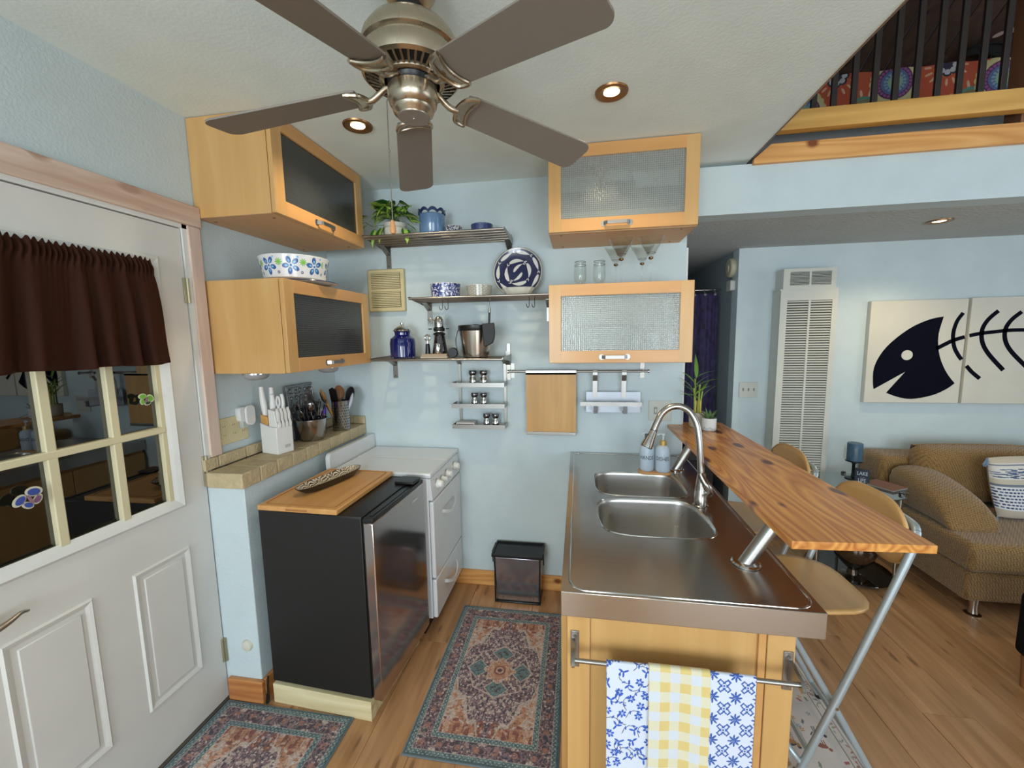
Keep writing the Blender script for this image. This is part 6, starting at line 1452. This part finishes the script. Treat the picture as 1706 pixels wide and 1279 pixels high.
# sloping arm
sec = [(3.17, .44, .70), (3.05, .44, .705), (2.92, .44, .685), (2.80, .44, .650), (2.70, .44, .600), (2.635, .44, .520), (2.615, .45, .462)]
b = MB(); v = []; n = 14
for (y_, zl, zh) in sec:
    for i in range(n):
        a = -PI/2+PI*2*i/n; c_, s_ = math.cos(a), math.sin(a)
        x_ = 2.235+.135*math.copysign(abs(c_)**.55, c_)+.02; v.append((x_, y_, (zl+zh)/2+(zh-zl)/2*math.copysign(abs(s_)**.6, s_)))
b.add(v, [(k*n+i, k*n+(i+1) % n, (k+1)*n+(i+1) % n, (k+1)*n+i) for k in range(len(sec)-1) for i in range(n)]+[tuple(range(n))[::-1], tuple((len(sec)-1)*n+i for i in range(n))])
b.build('arm', sofm, sf, subsurf=1)
for (x_, y_) in ((2.215, 2.54), (2.20, 3.30), (3.95, 2.54)):
    MB().lathe([(.035, 0), (.036, .006), (.022, .012), (.017, .05), (.022, .112), (.03, .115)], (x_, y_, 0), 20).build('foot', steelc, sf)
# striped pillow
h, w = 200, 200; im = blank(h, w, '#bdb3a2')
def sband(a, b_, c_): im[int(a*h):int(b_*h)] = hx(c_)
sband(.08, .34, '#cfccc6'); sband(.34, .42, '#bdb3a2'); sband(.42, .46, '#6a7380'); sband(.46, .84, '#d0d0d2'); sband(.84, .97, '#b3a898'); sband(.10, .12, '#6f7688')
rp = random.Random(4)
for i in range(60):
    x_ = rp.uniform(0, w); disc(im, x_, h*rp.uniform(.17, .31), 4, rp.choice(['#3e4f74', '#5d6f90', '#4a5c80']), 2.2, .45)
for j in range(7):
    for i in range(22): disc(im, i*9.2+(j % 2)*3, h*(.50+.05*j), 3.3, '#26345f' if (i*7+j*3) % 5 else '#4f5f88', 1.2, .8)
pt = T('throw_pillow', 'beige throw pillow with navy woven stripes and tassels on the sofa', 'pillow', (2.70, 2.86, .46))
def pil(U, V, s=1):
    u, v_ = U*2-1, 1-V*2; th = ((1-np.abs(u)**5)*(1-np.abs(v_)**5))**.5; px_ = 2.735+.215*u*(1-.05*v_*v_); hz = .180*v_*(1-.06*u*u)
    return px_, 2.84+.30*(hz+.18)-s*.055*th+.02*u, .455+.185+hz
painted_grid('front_face', pil, im, vcol('woven_pillow', .9, sheen=.2, bump=.3), pt)
painted_grid('back_face', lambda U, V: pil(U, V, -1), blank(20, 20, '#b5ab9a'), vcol('woven_pillow', .9), pt)
bt = MB()
for (u, v_) in ((0, 0), (0, 1), (1, 0), (1, 1)):
    p = [float(q) for q in pil(np.array(float(u)), np.array(float(v_)))]
    for k in range(9): a = k*.7; bt.tube([(p[0], p[1], p[2]), (p[0]+(u-.5)*.05+.012*math.cos(a), p[1]-.02+.01*math.sin(a), p[2]-.045-.006*math.sin(a*2))], .0035, 5)
tag(bt.build('tassel', M('tassel_blue', '#6e8096', .9), pt), kind='stuff')

# glass side table
gt = T('side_table', 'round two-tier glass side table with chrome legs beside the sofa', 'table', (1.86, 3.045, 0))
tc_ = (1.800, 2.925); tg = glass('table_glass', '#b7c6bf', .01, mixf=(1.6, .10))
MB().lathe([(0, 0), (.262, 0), (.265, .004), (.262, .008), (0, .008)], (tc_[0], tc_[1], .598), 56).build('glass_top', tg, gt)
MB().lathe([(0, 0), (.235, 0), (.237, .003), (.235, .006), (0, .006)], (tc_[0], tc_[1], .024), 48).build('lower_glass', glass('smoked_glass', '#6f6a64', .02, mixf=(1.3, .06)), gt)
for a in (-.80, 1.29, 3.39):
    x_, y_ = tc_[0]+.232*math.cos(a), tc_[1]+.232*math.sin(a)
    g_ = MB().cyl((x_, y_, .0), (x_, y_, .597), .0085, n=14).build('leg', steelc, gt)
    MB().lathe([(.014, 0), (.014, .012), (.010, .016)], (x_, y_, .6065), 16).lathe([(.013, 0), (.013, .02)], (x_, y_, .0), 16).build('leg_cap', MT['chrome_dark'], g_)
ur = T('urn_vase', 'dark mercury glass footed vase on the lower tier of the side table', 'vase', (1.755, 2.80, .0305))
MB().lathe([(0, 0), (.060, 0), (.060, .006), (.025, .018), (.020, .045), (.040, .065), (.080, .11), (.095, .16), (.092, .20), (.075, .225), (.080, .235), (.074, .235), (.06, .215)], (1.755, 2.80, .0305), 40).xf(Matrix.Translation((1.755, 2.80, .0305)) @ Matrix.Scale(1.25, 4) @ Matrix.Translation((-1.755, -2.80, -.0305))).build('urn', M('mercury_glass', '#6a625a', .12, .95, bump=.15, bscale=30), ur)
zt = .6065
ch_ = T('candle_holder', 'dark blue candle in a clear glass cup on a slim black stand', 'candle holder', (1.865, 3.13, zt))
cc = (1.862, 3.045)
MB().lathe([(0, 0), (.045, 0), (.045, .005), (.012, .012), (.009, .03), (.009, .100), (.018, .112), (.050, .122), (.050, .126), (0, .126)], (cc[0], cc[1], zt), 28).build('stand', M('dark_metal', '#2a2f36', .35, .6), ch_)
MB().lathe([(.0, .129), (.043, .129), (.0435, .245), (.040, .249), (0, .246)], (cc[0], cc[1], zt), 32).build('candle', M('slate_blue_wax', '#42627a', .4), ch_)
MB().lathe([(.02, .1268), (.052, .1285), (.0575, .140), (.0575, .225), (.056, .225), (.0555, .142), (.05, .1288)], (cc[0], cc[1], zt), 36, caps=False).build('glass_cup', clear, ch_)
bxs = T('box_sign', 'small dark navy box sign lettered LAKE LIFE in front of the candle', 'sign', (1.862, 2.955, zt), math.radians(-30), local=True)
BX(-.038, .038, -.022, .022, 0, .092).build('sign_box', M('sign_navy', '#1a2433', .6), bxs, bevel=.002)
sgm = M('sign_white', '#c3cbd2', .7)
for k, tx in enumerate(('LAKE', '~ ~', 'LIFE')):
    o = word(tx, (0, -.0222, .069-.023*k), 0, .028 if k != 1 else .016, bxs, sgm); o.scale = (.85, 1.25, 1) if k != 1 else (1, 1, 1)
nb = T('notebook', 'thin brown notebook lying on the glass side table by the sofa arm', 'notebook', (1.975, 2.915, zt), math.radians(28), local=True)
BX(-.085, .055, -.09, .08, .0008, .010).build('pages', M('paper_grey', '#8a8580', .8), nb); BX(-.087, .057, -.092, .082, .010, .0125).build('cover', M('leather_brown', '#7d5340', .6), nb, bevel=.001)
# black upholstered thing with wooden leg at the right edge
ot = T('ottoman', 'black upholstered ottoman corner with round wooden leg at the right edge', 'ottoman', (2.35, 1.95, 0))
BX(1.955, 2.62, 1.50, 2.055, .15, .45).build('upholstery', M('black_fabric', '#08080a', .9, spec=.2), ot, bevel=.03, seg=4)
for p in ((1.995, 2.015), (2.58, 2.015), (1.995, 1.54), (2.58, 1.54)): MB().cyl((p[0], p[1], 0), (p[0], p[1], .152), .018, .026, 16).build('leg', wood('brown_leg', '#7a4f2c', '#94643c', 'z'), ot)

# ================================================================= HALLWAY
cm = None
h, w = 60, 200; b = MB(); V, U = np.mgrid[0:h, 0:w]; U = U/(w-1); V = V/(h-1)
x_ = .625+.565*U; y_ = 3.80+.020*np.sin(U*2*PI*6+.9*np.sin(U*9+V*2))*(.6+.4*V)+.005*np.sin(U*2*PI*17); z_ = 1.955-V*1.75
t = T('shower_curtain', 'dark purple patterned curtain hanging at the end of the hallway', 'curtain', (.9, 3.8, 2.0))
vv = np.stack([x_, y_, z_], -1).reshape(-1, 3); i_ = np.arange(h*w).reshape(h, w); q = np.stack([i_[:-1, :-1], i_[:-1, 1:], i_[1:, 1:], i_[1:, :-1]], -1).reshape(-1, 4)
b.add([tuple(p) for p in vv], [tuple(p) for p in q]); b.build('fabric', M('purple_damask', '#342a52', .8, var=.6, vscale=38, stretch=(1, 1, .5), sheen=.2), t, ang=180, thick=.001)
for i in range(7): MB().tube([(.66+.082*i+.0*k, 3.80+.018*math.cos(2*PI*k/16), 1.972+.020*math.sin(2*PI*k/16)) for k in range(16)], .0025, 6, closed=True).build('ring', steelc, t)
for i in range(7): MB().sphere((.66+.082*i, 3.775, 1.945), .012, 12).build('ring_ball', M('ball_grey', '#8c8c94', .4), t)
tag(MB().cyl((.592, 3.80, 1.985), (1.205, 3.80, 1.985), .009, n=14).build('curtain_rod', steelc), 'thin chrome curtain rod spanning the dark hallway', 'rod')
tag(MB().lathe([(.075, 0), (.075, -.022), (.068, -.034), (.030, -.040), (.028, -.044), (0, -.044)], (1.2069, 3.55, 2.125), 36, 'x').build('smoke_detector', M('detector_cream', '#b9b498', .5)), 'round cream smoke detector high on the hallway wall corner', 'smoke detector')
t = T('alarm_box', 'small white rounded alarm box under the smoke detector', 'alarm', (1.19, 3.53, 1.985))
MB().prism(rrect(3.485, 3.575, 1.945, 2.025, .014), 1.172, 1.2069, 'x').build('case', M('alarm_white', '#c4c4bc', .4), t, bevel=.005, seg=3)
MB().lathe([(.008, 0), (.008, -.002)], (1.172, 3.53, 1.985), 16, 'x').build('button', M('button_grey', '#9a9a92', .5), t)
# dim things on the hallway floor below the curtain
t = T('laundry_hamper', 'dark hamper standing in the unlit hallway behind the bar plants', 'hamper', (.95, 3.55, 0))
MB().lathe([(0, 0), (.15, 0), (.17, .02), (.185, .55), (.19, .60), (.18, .60), (.17, .05)], (.93, 3.54, 0), 32).build('basket', M('hamper_dark', '#2a2628', .9, bump=.6, bscale=80), t)
MB().sphere((.93, 3.54, .60), .16, 20, (1, 1, .38)).build('laundry', M('laundry_dark', '#3a3838', .9, bump=.4, bscale=20), t)

# ================================================================= LOFT
h, w = 150, 560; im = blank(h, w, '#a8472a'); rl_ = random.Random(2)
def mandala(cx_, cy_, R_, kind):
    if kind == 0:
        for k in range(22): a = 2*PI*k/22; disc(im, cx_+math.cos(a)*R_*.98, cy_+math.sin(a)*R_*.98, R_*.16, '#b5a878')
        disc(im, cx_, cy_, R_*.95, '#b9ad80'); disc(im, cx_, cy_, R_*.82, '#4a2440'); 
        for k in range(26): a = 2*PI*k/26; disc(im, cx_+math.cos(a)*R_*.70, cy_+math.sin(a)*R_*.70, R_*.07, '#8a4a86')
        disc(im, cx_, cy_, R_*.60, '#54618a'); disc(im, cx_, cy_, R_*.48, '#7590a2')
        for k in range(16): a = 2*PI*k/16; line(im, [(cx_, cy_), (cx_+math.cos(a)*R_*.5, cy_+math.sin(a)*R_*.5)], 1, '#49597c')
        disc(im, cx_, cy_, R_*.32, '#7fa088'); disc(im, cx_, cy_, R_*.16, '#c2b458')
    elif kind == 1:
        for k in range(16): a = 2*PI*k/16; disc(im, cx_+math.cos(a)*R_*.9, cy_+math.sin(a)*R_*.9, R_*.12, '#c29a78', 1.6, .5, a)
        disc(im, cx_, cy_, R_*.55, '#b98a66')
        for k in range(8): a = 2*PI*k/8; disc(im, cx_+math.cos(a)*R_*.38, cy_+math.sin(a)*R_*.38, R_*.22, '#1c1a2a')
        for k in range(8): a = 2*PI*k/8; disc(im, cx_+math.cos(a)*R_*.36, cy_+math.sin(a)*R_*.36, R_*.14, '#a8a4a8')
        disc(im, cx_, cy_, R_*.2, '#2a2038')
    else:
        for k in range(14): a = 2*PI*k/14; disc(im, cx_+math.cos(a)*R_, cy_+math.sin(a)*R_, R_*.14, '#c2a084', 1.5, .5, a)
        disc(im, cx_, cy_, R_*.88, '#4f7a66'); disc(im, cx_, cy_, R_*.70, '#8a5a30'); disc(im, cx_, cy_, R_*.62, '#4f7a66'); disc(im, cx_, cy_, R_*.3, '#2a2038')
# panel spans x 1.1..2.9 (.0032 m per pixel)
for (x_, z_, r_, k) in ((1.587, 3.17, .135, 0), (1.792, 3.39, .12, 1), (1.976, 3.13, .13, 2), (2.150, 3.314, .135, 0), (2.455, 3.385, .12, 1), (2.624, 3.13, .13, 2), (2.78, 3.271, .135, 0)):
    mandala((x_-1.1)/.0033, (3.40-z_)/.0033, r_/.0033, k)
t = T('tapestry', 'orange cloth with colourful mandala medallions hanging behind the loft balusters', 'tapestry', (2.0, 3.4, 3.0))
painted_grid('printed_cloth', lambda U, V: (1.1+1.85*U, 3.42+.008*np.sin(U*40), 3.40-.495*V), im, vcol('printed_cloth', .85, sheen=.2), t)
BX(1.1, 2.95, 3.434, 3.44, 2.66, 3.40).build('backing', M('rust_cloth', '#8f3a22', .9), t)
t = T('patterned_throw', 'black throw with pale leaf shapes draped at the right end of the loft', 'throw', (2.75, 3.3, 3.5))
b = MB(); n_, m_ = 16, 10; v = []
for j in range(m_):
    for i in range(n_): u, w_ = i/(n_-1), j/(m_-1); v.append((2.50+.55*u, 3.40-.08*w_-.02*math.sin(u*9), 3.405+(.015+.10*u)*w_+.012*math.sin(u*7+j)))
b.add(v, [(j*n_+i, j*n_+i+1, (j+1)*n_+i+1, (j+1)*n_+i) for j in range(m_-1) for i in range(n_-1)]).build('cloth', M('throw_black', '#0d0c0e', .9), t, thick=.01)
for (a, c_, s) in ((2.88, 3.56, .05), (2.78, 3.50, .035), (2.68, 3.462, .03), (2.60, 3.445, .025), (2.84, 3.62, .035)):
    MB().prism([(a+s*math.cos(k*PI/8)*1.4, c_+s*.45*math.sin(k*PI/8)+s*.5*math.cos(k*PI/8)) for k in range(16)], 3.245, 3.249, 'y').build('pale_leaf', M('leaf_blush', '#8f766c', .8), t)
